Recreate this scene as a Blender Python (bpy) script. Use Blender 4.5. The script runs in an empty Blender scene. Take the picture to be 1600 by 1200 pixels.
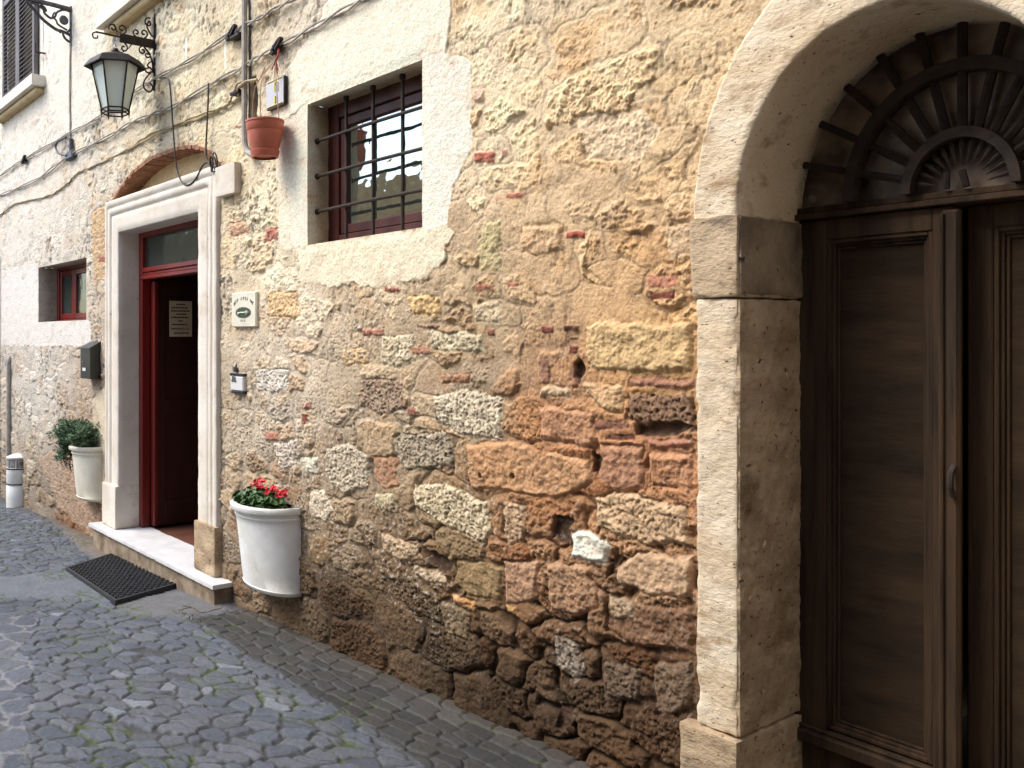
import bpy, math, random
import numpy as np
from mathutils import Vector, Matrix
random.seed(7)
R = math.radians
C = bpy.context.scene.collection
scene = bpy.context.scene

# ------------------------------------------------------------------ camera
xL, yh, xR_, FF, KK = -440., 525., 2600., 1640., 3.0
cx = FF*FF/(xR_-xL)+xL
fpx = math.sqrt((cx-xL)*(xR_-cx))
A = math.atan((cx-xL)/fpx)
CA, SA = math.cos(A), math.sin(A)
D = KK*CA; H = .51*KK
cam_d = bpy.data.cameras.new('camera'); cam = bpy.data.objects.new('camera', cam_d); C.objects.link(cam)
cam.location = (0, -D, H); cam.rotation_euler = (R(90), 0, R(90)-A)
cam_d.sensor_width = 36; cam_d.lens = 36*fpx/1600
cam_d.shift_x = (800-cx)/1600; cam_d.shift_y = -75/1600
cam_d.clip_start = .05; cam_d.clip_end = 500
scene.camera = cam
# ------------------------------------------------------------------ light
SUN_EL, SUN_AZ = 50, 235            # azimuth the light comes from, degrees from +x, counter-clockwise
w = bpy.data.worlds.new('World'); scene.world = w; w.use_nodes = True
nt = w.node_tree; nt.nodes.clear()
sky = nt.nodes.new('ShaderNodeTexSky'); sky.sky_type = 'NISHITA'; sky.sun_disc = False
sky.sun_elevation = R(SUN_EL); sky.sun_rotation = R(90-SUN_AZ); sky.air_density = 1.0; sky.dust_density = 1.6; sky.ozone_density = 1.0
bg = nt.nodes.new('ShaderNodeBackground'); bg.inputs['Strength'].default_value = .15
ow = nt.nodes.new('ShaderNodeOutputWorld')
nt.links.new(sky.outputs[0], bg.inputs[0]); nt.links.new(bg.outputs[0], ow.inputs[0])
sd = bpy.data.lights.new('sun', 'SUN'); sd.energy = 1.35; sd.angle = R(28); sd.color = (1, .96, .89)
so = bpy.data.objects.new('sun', sd); C.objects.link(so)
dv = Vector((-math.cos(R(SUN_AZ))*math.cos(R(SUN_EL)), -math.sin(R(SUN_AZ))*math.cos(R(SUN_EL)), -math.sin(R(SUN_EL))))
so.rotation_euler = dv.to_track_quat('-Z', 'Y').to_euler(); so.location = (-6, -6, 8)
scene.view_settings.view_transform = 'Standard'; scene.view_settings.look = 'None'
scene.view_settings.gamma = 1; scene.view_settings.exposure = 1.46
scene.render.resolution_x = 1024; scene.render.resolution_y = 768
scene.render.engine = 'CYCLES'

# ------------------------------------------------------------------ measuring helpers
def W(px, py, off=0):                    # where the sight line meets the plane y=-off
    dx = (px-cx)*SA-fpx*CA; dy = (px-cx)*CA+fpx*SA; dz = yh-py
    t = (D-off)/dy
    return dx*t, H+dz*t
def G(px, py, z=0.):                     # where it meets the level z
    dx = (px-cx)*SA-fpx*CA; dy = (px-cx)*CA+fpx*SA
    t = (z-H)/(yh-py)
    return dx*t, -D+dy*t
def B(px, py, x):                        # where it meets the plane x=const -> (y,z)
    dx = (px-cx)*SA-fpx*CA; dy = (px-cx)*CA+fpx*SA
    t = x/dx
    return -D+dy*t, H+(yh-py)*t
def P(x, y, z):
    Y = y+D; Z = z-H; d = -x*CA+Y*SA; r = x*SA+Y*CA
    return cx+fpx*r/d, yh-fpx*Z/d
def gz(x): return np.clip(.03*np.asarray(x, float)+.105, -.35, .06)

def lin(c):
    c = np.asarray(c, float)/255.
    return np.where(c <= .04045, c/12.92, ((c+.055)/1.055)**2.4)
# ------------------------------------------------------------------ noise (numpy)
def hsh(i, j, s):
    h = (i.astype(np.int64)*374761393+j.astype(np.int64)*668265263+s*974634777) & 0xffffffff
    h = ((h ^ (h >> 13))*1274126177) & 0xffffffff
    h = ((h ^ (h >> 15))*2246822519) & 0xffffffff
    return ((h ^ (h >> 16)) & 0xffffff)/16777216.
def perlin(x, y, s=0):
    xi = np.floor(x); yi = np.floor(y); fx = x-xi; fy = y-yi
    def g(i, j, ax, ay):
        a = hsh(i, j, s)*6.2831853
        return np.cos(a)*ax+np.sin(a)*ay
    u = fx*fx*fx*(fx*(fx*6-15)+10); v = fy*fy*fy*(fy*(fy*6-15)+10)
    a = g(xi, yi, fx, fy); b = g(xi+1, yi, fx-1, fy); c = g(xi, yi+1, fx, fy-1); d = g(xi+1, yi+1, fx-1, fy-1)
    return ((a+(b-a)*u)+((c+(d-c)*u)-(a+(b-a)*u))*v)*1.5
def fbm(x, y, s=0, o=4, g=.5):
    r = 0; a = 1; n = 0
    for k in range(o):
        r = r+a*perlin(x*2**k+k*17.3, y*2**k-k*9.1, s+k*31); n += a; a *= g
    return r/n*1.3
def sst(a, b, x):
    t = np.clip((x-a)/(b-a), 0, 1); return t*t*(3-2*t)
def vor(x, y, sx, sy, s, jit=.75, p=3.):  # staggered cells: edge distance (cell units), two random numbers per cell
    u = x/sx; v = y/sy; rj = np.floor(v)
    f1 = np.full(u.shape, 9.); f2 = np.full(u.shape, 9.); r1 = np.zeros(u.shape); r2 = np.zeros(u.shape)
    for dj in (-1, 0, 1):
        j = rj+dj; off = hsh(j, j*0, s+5); uu = u-off; ci = np.floor(uu)
        for di in (-1, 0, 1):
            i = ci+di
            px = i+.5+(hsh(i, j, s)-.5)*jit; py = j+.5+(hsh(i, j, s+1)-.5)*jit*.6
            d = (np.abs(uu-px)**p+np.abs(v-py)**p)**(1/p)
            m = d < f1
            f2 = np.where(m, f1, np.minimum(f2, d)); f1 = np.where(m, d, f1)
            r1 = np.where(m, hsh(i, j, s+2), r1); r2 = np.where(m, hsh(i, j, s+3), r2)
    return f2-f1, r1, r2
def sdf(X, Y, pts):                      # >0 inside
    pts = np.asarray(pts, float); n = len(pts)
    d = np.full(X.shape, 1e9); ins = np.zeros(X.shape, bool)
    for i in range(n):
        a = pts[i]; b = pts[(i+1) % n]; e = b-a
        wx = X-a[0]; wy = Y-a[1]
        t = np.clip((wx*e[0]+wy*e[1])/(e@e+1e-12), 0, 1)
        d = np.minimum(d, (wx-t*e[0])**2+(wy-t*e[1])**2)
        c = ((a[1] > Y) != (b[1] > Y)) & (X < (b[0]-a[0])*(Y-a[1])/(b[1]-a[1]+1e-12)+a[0])
        ins ^= c
    return np.where(ins, 1, -1)*np.sqrt(d)
def n3(p, s, f):                         # cheap 3-D noise from three planes
    return (perlin(p[:, 0]*f+p[:, 1]*f*.7, p[:, 2]*f, s)+perlin(p[:, 1]*f, p[:, 2]*f+p[:, 0]*f*.6, s+9)+perlin(p[:, 0]*f, p[:, 1]*f-p[:, 2]*f*.5, s+17))/2

# ------------------------------------------------------------------ object helpers
def tag(o, label=None, cat=None, group=None, kind=None):
    if label: o['label'] = label
    if cat: o['category'] = cat
    if group: o['group'] = group
    if kind: o['kind'] = kind
    return o
def thing(name, label, cat, loc=(0, 0, 0), group=None):
    o = bpy.data.objects.new(name, None); C.objects.link(o); o.location = loc; o.empty_display_size = .1
    return tag(o, label, cat, group)
def link(name, me, mat, parent):
    o = bpy.data.objects.new(name, me); C.objects.link(o)
    if mat: me.materials.append(mat)
    if parent:
        o.parent = parent
        L = Vector((0, 0, 0)); q = parent
        while q: L += q.location; q = q.parent
        me.transform(Matrix.Translation(-L))
    return o
def mesh_np(name, V, Fq, mat, parent=None, col=None, smooth=True):
    me = bpy.data.meshes.new(name); V = np.asarray(V, np.float32); Fq = np.asarray(Fq, np.int32)
    k = Fq.shape[1]
    me.vertices.add(len(V)); me.vertices.foreach_set('co', V.ravel())
    me.loops.add(Fq.size); me.loops.foreach_set('vertex_index', Fq.ravel())
    me.polygons.add(len(Fq)); me.polygons.foreach_set('loop_start', np.arange(0, Fq.size, k, dtype=np.int32))
    me.polygons.foreach_set('loop_total', np.full(len(Fq), k, np.int32))
    if smooth: me.polygons.foreach_set('use_smooth', np.ones(len(Fq), bool))
    me.update(calc_edges=True)
    if col is not None:
        a = me.color_attributes.new('Col', 'FLOAT_COLOR', 'POINT'); a.data.foreach_set('color', np.asarray(col, np.float32).ravel())
    return link(name, me, mat, parent)
def gridfaces(nr, nc, base=0, flip=False):
    i = np.arange((nr-1)*(nc-1)); r = i//(nc-1); c = i % (nc-1); a = base+r*nc+c
    f = np.stack([a, a+1, a+nc+1, a+nc], 1)
    return f[:, ::-1] if flip else f

class MB:
    def __init__(s): s.v = []; s.f = []; s.sm = []
    def add(s, vs, fs, smooth=False):
        b = len(s.v); s.v += [tuple(v) for v in vs]; s.f += [tuple(b+i for i in f) for f in fs]; s.sm += [smooth]*len(fs); return s
    def box(s, x0, x1, y0, y1, z0, z1, bev=0.0):
        if x0 > x1: x0, x1 = x1, x0
        if y0 > y1: y0, y1 = y1, y0
        if z0 > z1: z0, z1 = z1, z0
        b = min(bev, (x1-x0)*.45, (y1-y0)*.45, (z1-z0)*.45)
        if b <= 0:
            v = [(x, y, z) for x in (x0, x1) for y in (y0, y1) for z in (z0, z1)]
            return s.add(v, [(0, 1, 3, 2), (4, 6, 7, 5), (0, 4, 5, 1), (2, 3, 7, 6), (0, 2, 6, 4), (1, 5, 7, 3)])
        v = []; idx = {}
        for ix in (0, 1):
            for iy in (0, 1):
                for iz in (0, 1):
                    X, Y, Z = (x0, x1)[ix], (y0, y1)[iy], (z0, z1)[iz]; sx, sy, sz = (1, -1)[ix], (1, -1)[iy], (1, -1)[iz]
                    idx[ix, iy, iz] = len(v)
                    v += [(X, Y+sy*b, Z+sz*b), (X+sx*b, Y, Z+sz*b), (X+sx*b, Y+sy*b, Z)]
        f = []
        for a in (0, 1):
            q = [(a, 0, 0), (a, 1, 0), (a, 1, 1), (a, 0, 1)]; f.append([idx[k] for k in q])
            q = [(0, a, 0), (1, a, 0), (1, a, 1), (0, a, 1)]; f.append([idx[k]+1 for k in q])
            q = [(0, 0, a), (1, 0, a), (1, 1, a), (0, 1, a)]; f.append([idx[k]+2 for k in q])
        for a in (0, 1):
            for c in (0, 1):
                f.append([idx[0, a, c]+1, idx[1, a, c]+1, idx[1, a, c]+2, idx[0, a, c]+2])
                f.append([idx[a, 0, c]+0, idx[a, 1, c]+0, idx[a, 1, c]+2, idx[a, 0, c]+2])
                f.append([idx[a, c, 0]+0, idx[a, c, 1]+0, idx[a, c, 1]+1, idx[a, c, 0]+1])
        for k in idx.values(): f.append([k, k+1, k+2])
        return s.add(v, f)
    def tube(s, pts, r, n=8, cap=True):
        pts = [Vector(p) for p in pts]
        rs = r if isinstance(r, (list, tuple)) else [r]*len(pts)
        v = []; prev = None
        for i, p in enumerate(pts):
            t = (pts[min(i+1, len(pts)-1)]-pts[max(i-1, 0)])
            if t.length < 1e-9: t = Vector((0, 0, 1))
            t.normalize()
            if prev is None:
                u = t.cross(Vector((0, 0, 1)))
                if u.length < .2: u = t.cross(Vector((1, 0, 0)))
            else:
                u = prev-t*prev.dot(t)
            u.normalize(); prev = u; w_ = t.cross(u)
            for k in range(n):
                a = 2*math.pi*k/n; v.append(p+(u*math.cos(a)+w_*math.sin(a))*rs[i])
        f = []
        for i in range(len(pts)-1):
            for k in range(n):
                f.append((i*n+k, i*n+(k+1) % n, (i+1)*n+(k+1) % n, (i+1)*n+k))
        if cap: f += [tuple(range(n))[::-1], tuple((len(pts)-1)*n+k for k in range(n))]
        return s.add(v, f, True)
    def lathe(s, prof, c=(0, 0), n=32, close=False, a0=0):
        v = []; f = []
        for (r, z) in prof:
            for k in range(n):
                a = a0+2*math.pi*k/n; v.append((c[0]+r*math.cos(a), c[1]+r*math.sin(a), z))
        m = len(prof)
        for i in range(m-1):
            for k in range(n): f.append((i*n+k, i*n+(k+1) % n, (i+1)*n+(k+1) % n, (i+1)*n+k))
        if close: f += [tuple(range(n))[::-1], tuple((m-1)*n+k for k in range(n))]
        return s.add(v, f, n > 12)
    def loft(s, rings, smooth=True, cap=True, closed=True):
        n = len(rings[0]); v = [p for r in rings for p in r]; f = []
        for i in range(len(rings)-1):
            for k in range(n if closed else n-1): f.append((i*n+k, i*n+(k+1) % n, (i+1)*n+(k+1) % n, (i+1)*n+k))
        if cap: f += [tuple(range(n))[::-1], tuple((len(rings)-1)*n+k for k in range(n))]
        return s.add(v, f, smooth)
    def build(s, name, mat, parent=None):
        me = bpy.data.meshes.new(name); me.from_pydata(s.v, [], s.f)
        me.polygons.foreach_set('use_smooth', s.sm)
        import bmesh
        bm = bmesh.new(); bm.from_mesh(me); bmesh.ops.recalc_face_normals(bm, faces=bm.faces)
        for e in bm.edges:
            if len(e.link_faces) == 2 and e.calc_face_angle(0) > .7: e.smooth = False
        bm.to_mesh(me); bm.free()
        return link(name, me, mat, parent)
def crom(pts, k=6):
    out = []; n = len(pts)
    P_ = [Vector(p) for p in pts]
    for i in range(n-1):
        p0, p1, p2, p3 = P_[max(i-1, 0)], P_[i], P_[i+1], P_[min(i+2, n-1)]
        for j in range(k):
            t = j/k
            out.append(.5*((2*p1)+(p2-p0)*t+(2*p0-5*p1+4*p2-p3)*t*t+(3*p1-p0-3*p2+p3)*t**3))
    out.append(P_[-1]); return out

# ------------------------------------------------------------------ materials
def mat(name, col, rough=.7, metal=0, c2=None, scale=8, detail=6, bump=0, bscale=60, spots=None, stretch=(1, 1, 1), lo=.35, hi=.65, spec=.4, attr=False):
    m = bpy.data.materials.new(name); m.use_nodes = True; t = m.node_tree; N = t.nodes; L = t.links
    b = N['Principled BSDF']; b.inputs['Roughness'].default_value = rough; b.inputs['Metallic'].default_value = metal
    b.inputs['Specular IOR Level'].default_value = spec
    tc = N.new('ShaderNodeTexCoord'); mp = N.new('ShaderNodeMapping'); mp.inputs['Scale'].default_value = stretch
    L.new(tc.outputs['Object'], mp.inputs[0])
    out = None
    if attr:
        a = N.new('ShaderNodeAttribute'); a.attribute_name = 'Col'; out = a.outputs['Color']
    else:
        rgb = N.new('ShaderNodeRGB'); rgb.outputs[0].default_value = (*col, 1); out = rgb.outputs[0]
    def noise(sc, det, rg=.6):
        n = N.new('ShaderNodeTexNoise'); n.inputs['Scale'].default_value = sc; n.inputs['Detail'].default_value = det; n.inputs['Roughness'].default_value = rg
        L.new(mp.outputs[0], n.inputs[0]); return n.outputs['Fac']
    def mix(fac, a_, col2, mode='MIX'):
        x = N.new('ShaderNodeMix'); x.data_type = 'RGBA'; x.blend_type = mode
        if isinstance(fac, float): x.inputs[0].default_value = fac
        else: L.new(fac, x.inputs[0])
        L.new(a_, x.inputs[6])
        if isinstance(col2, tuple): x.inputs[7].default_value = (*col2, 1)
        else: L.new(col2, x.inputs[7])
        return x.outputs[2]
    def ramp(f, a_, b_, v0=0., v1=1.):
        r = N.new('ShaderNodeMapRange'); r.inputs[1].default_value = a_; r.inputs[2].default_value = b_; r.inputs[3].default_value = v0; r.inputs[4].default_value = v1
        L.new(f, r.inputs[0]); return r.outputs[0]
    if c2: out = mix(ramp(noise(scale, detail), lo, hi), out, tuple(c2))
    if spots:                                # (colour, scale, low, high)
        for (sc_, ss, l_, h_) in spots: out = mix(ramp(noise(ss, 5, .65), l_, h_), out, tuple(sc_))
    hgt = None
    if attr:
        g = ramp(noise(90, 4, .7), .25, .75, .72, 1.22)
        cmb = N.new('ShaderNodeCombineColor'); [L.new(g, cmb.inputs[k]) for k in range(3)]
        out = mix(1.0, out, cmb.outputs[0], 'MULTIPLY')
    if bump:
        bn = N.new('ShaderNodeBump'); bn.inputs['Strength'].default_value = 1; bn.inputs['Distance'].default_value = bump
        L.new(noise(bscale, 6, .65), bn.inputs['Height']); L.new(bn.outputs[0], b.inputs['Normal'])
    L.new(out, b.inputs['Base Color'])
    return m
def T(*c): return tuple(float(v) for v in lin(c))
M = {}
M['wall'] = mat('wall masonry', (0, 0, 0), .92, attr=True, bump=.006, bscale=70, spec=.2)
M['ground'] = mat('street stone', (0, 0, 0), .75, attr=True, bump=.002, bscale=70, spec=.35)
M['trav'] = mat('pale travertine', T(216, 208, 196), .8, c2=T(200, 189, 172), scale=3, bump=.002, bscale=45, spots=[(T(135, 120, 98), 38, .64, .72), (T(184, 168, 146), 5, .56, .76)], spec=.25)
M['arch'] = mat('warm travertine', T(230, 214, 188), .85, c2=T(214, 190, 156), scale=3.5, bump=.006, bscale=42, spots=[(T(90, 68, 46), 60, .62, .68), (T(168, 140, 106), 9, .55, .72), (T(120, 98, 74), 3, .66, .8), (T(70, 52, 36), 22, .70, .74)], stretch=(1, 1, 1.7), spec=.2)
M['arch_worn'] = mat('worn grey travertine', T(205, 182, 150), .9, c2=T(165, 140, 110), scale=5, bump=.006, bscale=60, spots=[(T(85, 68, 52), 40, .6, .68), (T(130, 116, 98), 9, .55, .72)], stretch=(1, 1, 1.8), spec=.2)
M['marble'] = mat('white marble', T(222, 220, 218), .4, c2=T(196, 194, 192), scale=4, spots=[(T(160, 150, 138), 20, .66, .8)])
M['riser'] = mat('stained step stone', T(150, 135, 115), .85, c2=T(105, 90, 72), scale=9, bump=.004, bscale=40, spots=[(T(150, 95, 70), 14, .62, .7), (T(60, 52, 42), 30, .64, .72)])
M['wood'] = mat('old brown wood', T(76, 57, 39), .75, c2=T(44, 33, 23), scale=3, bump=.002, bscale=25, stretch=(8, 8, .6), spots=[(T(40, 27, 18), 6, .6, .75), (T(112, 86, 64), 22, .66, .8)], spec=.25)
M['woodh'] = mat('weathered panel wood', T(64, 49, 34), .9, c2=T(38, 29, 20), scale=2.2, bump=.0015, bscale=20, stretch=(1.2, 1.2, 5), spots=[(T(40, 28, 20), 4, .55, .8), (T(100, 82, 66), 40, .66, .85)], spec=.2)
M['iron'] = mat('black wrought iron', (.018, .017, .016), .55, .6, c2=(.05, .035, .025), scale=30, bump=.001, bscale=120)
M['rust'] = mat('rusty brown iron', (.05, .032, .022), .8, .1, c2=(.02, .015, .012), scale=30, bump=.001, bscale=120)
M['greyiron'] = mat('grey painted iron', T(92, 92, 98), .5, .4, c2=T(60, 60, 64), scale=30)
M['red'] = mat('red varnished wood', T(128, 30, 22), .35, c2=T(88, 20, 16), scale=3, stretch=(1, 1, .1), bump=.0008, bscale=30, spec=.5)
M['darkred'] = mat('dark red painted wood', T(80, 34, 26), .5, c2=T(62, 24, 18), scale=6, stretch=(1, 1, .3))
M['darkdoor'] = mat('dark brown door leaf', T(60, 26, 18), .45, c2=T(40, 18, 13), scale=4, stretch=(1, 1, .1))
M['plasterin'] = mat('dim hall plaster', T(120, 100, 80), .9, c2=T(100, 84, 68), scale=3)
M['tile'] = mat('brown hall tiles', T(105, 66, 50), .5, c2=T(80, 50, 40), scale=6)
M['white'] = mat('white glazed planter', T(234, 234, 232), .42, c2=T(214, 212, 204), scale=5, spots=[(T(186, 176, 150), 7, .58, .85), (T(120, 104, 84), 60, .70, .76)], bump=.0008, bscale=20)
M['cream'] = mat('cream weathered planter', T(222, 218, 202), .45, c2=T(205, 198, 178), scale=5, spots=[(T(186, 178, 146), 6, .6, .8)], bump=.0008, bscale=20)
M['soil'] = mat('potting soil', (.03, .02, .014), .95, bump=.01, bscale=60)
M['terra'] = mat('terracotta plastic', T(184, 102, 80), .5, c2=T(170, 90, 70), scale=8, spots=[(T(200, 140, 118), 12, .64, .8)])
M['brick'] = mat('old brick', T(158, 112, 84), .9, c2=T(122, 84, 62), scale=14, bump=.004, bscale=60, spots=[(T(190, 165, 135), 18, .6, .68)])
M['rubber'] = mat('black rubber', (.014, .015, .018), .55, c2=(.028, .03, .034), scale=30, spec=.5)
M['blackbox'] = mat('black painted steel', (.012, .014, .013), .35, spec=.5)
M['ceramic'] = mat('glazed cream tile', T(222, 216, 196), .3, c2=T(206, 200, 182), scale=10, bump=.0005, bscale=30)
M['green'] = mat('dark green enamel', T(58, 80, 62), .3)
M['ink'] = mat('faded black lettering', T(84, 80, 70), .6)
M['darkink'] = mat('dark brown lettering', T(48, 38, 30), .7)
M['paper'] = mat('aged paper notice', T(205, 190, 160), .8, c2=T(190, 172, 142), scale=8)
M['bluegrey'] = mat('blue grey glazed tile', T(178, 178, 190), .35, c2=T(190, 184, 176), scale=20)
M['yellow'] = mat('yellow glaze', T(205, 190, 60), .4)
M['plastic'] = mat('pale grey plastic', T(205, 203, 200), .4)
M['chrome'] = mat('dull steel', T(160, 160, 158), .3, .9)
M['cable'] = mat('grey cable', T(176, 168, 156), .6, c2=T(140, 132, 122), scale=15)
M['cabley'] = mat('yellowed cable', T(186, 164, 120), .6, c2=T(120, 104, 76), scale=9)
M['cableb'] = mat('thin dark cable', T(50, 46, 44), .6)
M['string'] = mat('frayed string', T(170, 140, 120), .9)
M['redstring'] = mat('red cord', T(150, 60, 50), .8)
M['shutter'] = mat('grey brown shutter', T(112, 104, 100), .6, c2=T(86, 80, 78), scale=9, stretch=(1, 1, .4))
M['plaster'] = mat('pale plaster', T(218, 212, 200), .9, c2=T(204, 196, 180), scale=3, bump=.002, bscale=30)
M['gutter'] = mat('sandy stone', T(205, 185, 145), .9, c2=T(180, 155, 112), scale=6, bump=.003, bscale=40)
M['petal'] = mat('red geranium petals', T(205, 28, 40), .5, c2=T(225, 60, 66), scale=30)
M['leafg'] = mat('geranium leaves', (.03, .085, .02), .5, c2=(.065, .13, .035), scale=25)
M['leafd'] = mat('grey green leaves', (.04, .085, .038), .6, c2=(.18, .27, .15), scale=35)
M['leafr'] = mat('withered leaves', (.09, .06, .04), .8, c2=(.2, .16, .12), scale=25)
M['weed'] = mat('grass blades', (.06, .10, .02), .7, c2=(.13, .15, .04), scale=14)
M['bark'] = mat('bark', (.08, .06, .045), .9, bump=.01, bscale=20)
def glass(name, tint, gloss, rough=.02, bump=.0):
    m = bpy.data.materials.new(name); m.use_nodes = True; t = m.node_tree; N = t.nodes; L = t.links; N.clear()
    o = N.new('ShaderNodeOutputMaterial'); d = N.new('ShaderNodeBsdfDiffuse'); d.inputs[0].default_value = (*tint, 1)
    g = N.new('ShaderNodeBsdfGlossy'); g.inputs['Roughness'].default_value = rough; g.inputs[0].default_value = (.9, .95, .9, 1)
    x = N.new('ShaderNodeMixShader'); x.inputs[0].default_value = gloss
    L.new(d.outputs[0], x.inputs[1]); L.new(g.outputs[0], x.inputs[2]); L.new(x.outputs[0], o.inputs[0])
    tc = N.new('ShaderNodeTexCoord'); n = N.new('ShaderNodeTexNoise'); n.inputs['Scale'].default_value = 6; n.inputs['Detail'].default_value = 2
    b = N.new('ShaderNodeBump'); b.inputs['Distance'].default_value = bump; b.inputs['Strength'].default_value = 1
    L.new(tc.outputs['Object'], n.inputs[0]); L.new(n.outputs['Fac'], b.inputs['Height']); L.new(b.outputs[0], g.inputs['Normal'])
    return m
M['pane'] = glass('old window glass', (.03, .04, .035), .46, .02, .004)
M['paned'] = glass('dark window glass', (.03, .04, .035), .16, .08, .003)
M['dusty'] = mat('dusty fanlight glass', T(165, 144, 122), .3, c2=T(70, 55, 44), scale=5, detail=3, lo=.38, hi=.62, spots=[(T(150, 140, 128), 9, .62, .75)])
def lampglass():
    m = bpy.data.materials.new('frosted lantern glass'); m.use_nodes = True; t = m.node_tree; N = t.nodes; L = t.links; N.clear()
    o = N.new('ShaderNodeOutputMaterial'); d = N.new('ShaderNodeBsdfDiffuse'); d.inputs[0].default_value = (.80, .86, .82, 1)
    tr = N.new('ShaderNodeBsdfTranslucent'); tr.inputs[0].default_value = (.95, 1, .96, 1); g = N.new('ShaderNodeBsdfGlossy'); g.inputs['Roughness'].default_value = .12
    x = N.new('ShaderNodeMixShader'); x.inputs[0].default_value = .4; y = N.new('ShaderNodeMixShader'); y.inputs[0].default_value = .08
    L.new(d.outputs[0], x.inputs[1]); L.new(tr.outputs[0], x.inputs[2]); L.new(x.outputs[0], y.inputs[1]); L.new(g.outputs[0], y.inputs[2]); L.new(y.outputs[0], o.inputs[0])
    return m
M['lampglass'] = lampglass()

# ------------------------------------------------------------------ THE WALL
WIN = (-3.70, -2.835, 1.99, 2.70); SWIN = (-8.16, -6.89, 1.66, 2.165); DOOR = (-6.16, -4.87, .1, 2.295); DH = (-6.27, -4.76, -.5, 2.40)
ACX, AZ, ARX, ARZ = -1.06, 1.89, .392, .485; ORX, ORZ = .522, .70
holes = [WIN, SWIN, DH]
building = thing('stone_building', 'old rubble stone house front with arched gate and red doorway', 'building', (-4, .0, 0))

xs = [-10.6]
while xs[-1] < -.3:
    x = xs[-1]; px = max(P(x, 0, 1)[0], -60); xs.append(x+min(max(.62*1.5625*4920/(px-xL)**2, .0027), .02))
xs = np.array(xs)
xs = np.concatenate([np.arange(-18, xs[0]-.1, .3), xs, np.arange(xs[-1]+.2, 7, .3)])
zs = np.concatenate([[-.6, -.4], np.arange(-.25, 2.75, .0042), np.arange(2.75, 5.0, .0075), np.arange(5.1, 7.6, .25)])
for h in holes:
    for v in h[:2]: xs[np.argmin(abs(xs-v))] = v
    for v in h[2:]: zs[np.argmin(abs(zs-v))] = v
X, Z = np.meshgrid(xs, zs); dxs = np.gradient(xs); att = np.clip(.009/dxs, .25, 1)[None, :]
# broad masonry colour with the shading towards the foot painted in, sampled at places on the wall (position in the photo, colour)
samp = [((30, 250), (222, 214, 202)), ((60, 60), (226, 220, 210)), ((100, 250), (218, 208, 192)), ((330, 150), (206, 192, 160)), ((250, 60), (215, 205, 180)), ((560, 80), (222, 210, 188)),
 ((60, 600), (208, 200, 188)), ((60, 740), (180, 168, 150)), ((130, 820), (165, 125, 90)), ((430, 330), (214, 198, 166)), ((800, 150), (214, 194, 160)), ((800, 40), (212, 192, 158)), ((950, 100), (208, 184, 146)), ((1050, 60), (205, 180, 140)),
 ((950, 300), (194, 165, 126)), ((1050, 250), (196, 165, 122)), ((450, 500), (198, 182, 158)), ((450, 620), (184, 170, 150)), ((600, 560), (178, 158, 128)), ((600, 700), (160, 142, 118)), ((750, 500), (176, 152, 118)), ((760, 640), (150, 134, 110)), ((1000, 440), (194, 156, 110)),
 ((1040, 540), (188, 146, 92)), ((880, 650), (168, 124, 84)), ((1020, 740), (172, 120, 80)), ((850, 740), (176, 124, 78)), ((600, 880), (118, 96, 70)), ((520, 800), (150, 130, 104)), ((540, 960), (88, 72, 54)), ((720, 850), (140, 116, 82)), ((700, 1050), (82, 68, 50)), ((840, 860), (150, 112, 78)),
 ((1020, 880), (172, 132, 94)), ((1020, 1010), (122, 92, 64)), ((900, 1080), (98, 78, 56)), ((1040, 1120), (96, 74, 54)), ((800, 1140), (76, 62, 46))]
def region(X, Z):
    num = 0; den = 0
    for (p, c) in samp:
        x, z = W(*p); d = ((X-x)**2+(Z-z)**2+.01)**-1.6
        num = num+d[..., None]*lin(c); den = den+d
    return num/den[..., None]
# compute the broad colour on a coarse grid, then interpolate
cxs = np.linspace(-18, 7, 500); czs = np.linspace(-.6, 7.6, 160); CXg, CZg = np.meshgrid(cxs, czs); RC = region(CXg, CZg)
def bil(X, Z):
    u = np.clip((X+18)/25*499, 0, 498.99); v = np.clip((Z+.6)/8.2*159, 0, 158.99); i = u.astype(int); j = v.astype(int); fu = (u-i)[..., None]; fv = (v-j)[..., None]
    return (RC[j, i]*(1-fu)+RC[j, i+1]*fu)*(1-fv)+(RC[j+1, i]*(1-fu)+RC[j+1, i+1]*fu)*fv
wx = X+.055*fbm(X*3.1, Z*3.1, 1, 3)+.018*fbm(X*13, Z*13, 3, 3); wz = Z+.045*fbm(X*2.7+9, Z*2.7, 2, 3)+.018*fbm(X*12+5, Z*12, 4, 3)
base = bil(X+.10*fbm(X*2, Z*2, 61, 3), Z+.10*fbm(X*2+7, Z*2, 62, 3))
low = .22+.78*sst(1.95, .75, Z+.28*fbm(X*1.1, Z*1.1, 8, 3)+.25*sst(-2.6, -4.2, X)+.55*sst(-5.2, -6.6, X))     # 1 low down: bare rubble; 0 high up: smeared with mortar
low = np.clip(low, 0, 1)
big = sst(-.1, .1, fbm(X*1.3, Z*1.3, 12, 2))
e1, a1, b1 = vor(wx, wz, .36, .19, 20, .8, 3.2); e2, a2, b2 = vor(wx, wz, .21, .11, 40, .85, 3.)
e = np.where(big > .5, e1, e2*.7); ra = np.where(big > .5, a1, a2); rb = np.where(big > .5, b1, b2)
n1 = fbm(X*9, Z*9, 50, 5, .6); n2 = fbm(X*38, Z*42, 55, 3, .65); n3_ = fbm(X*2.2, Z*2.2, 58, 4)
prof = sst(0.01, .20, e)
rdg = .5-abs(perlin(X*8+Z*3, Z*10, 501))*1.6+.25-abs(perlin(X*19-Z*5, Z*24, 502))*.9+.12-abs(perlin(X*47, Z*60, 503))*.5*att
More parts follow.
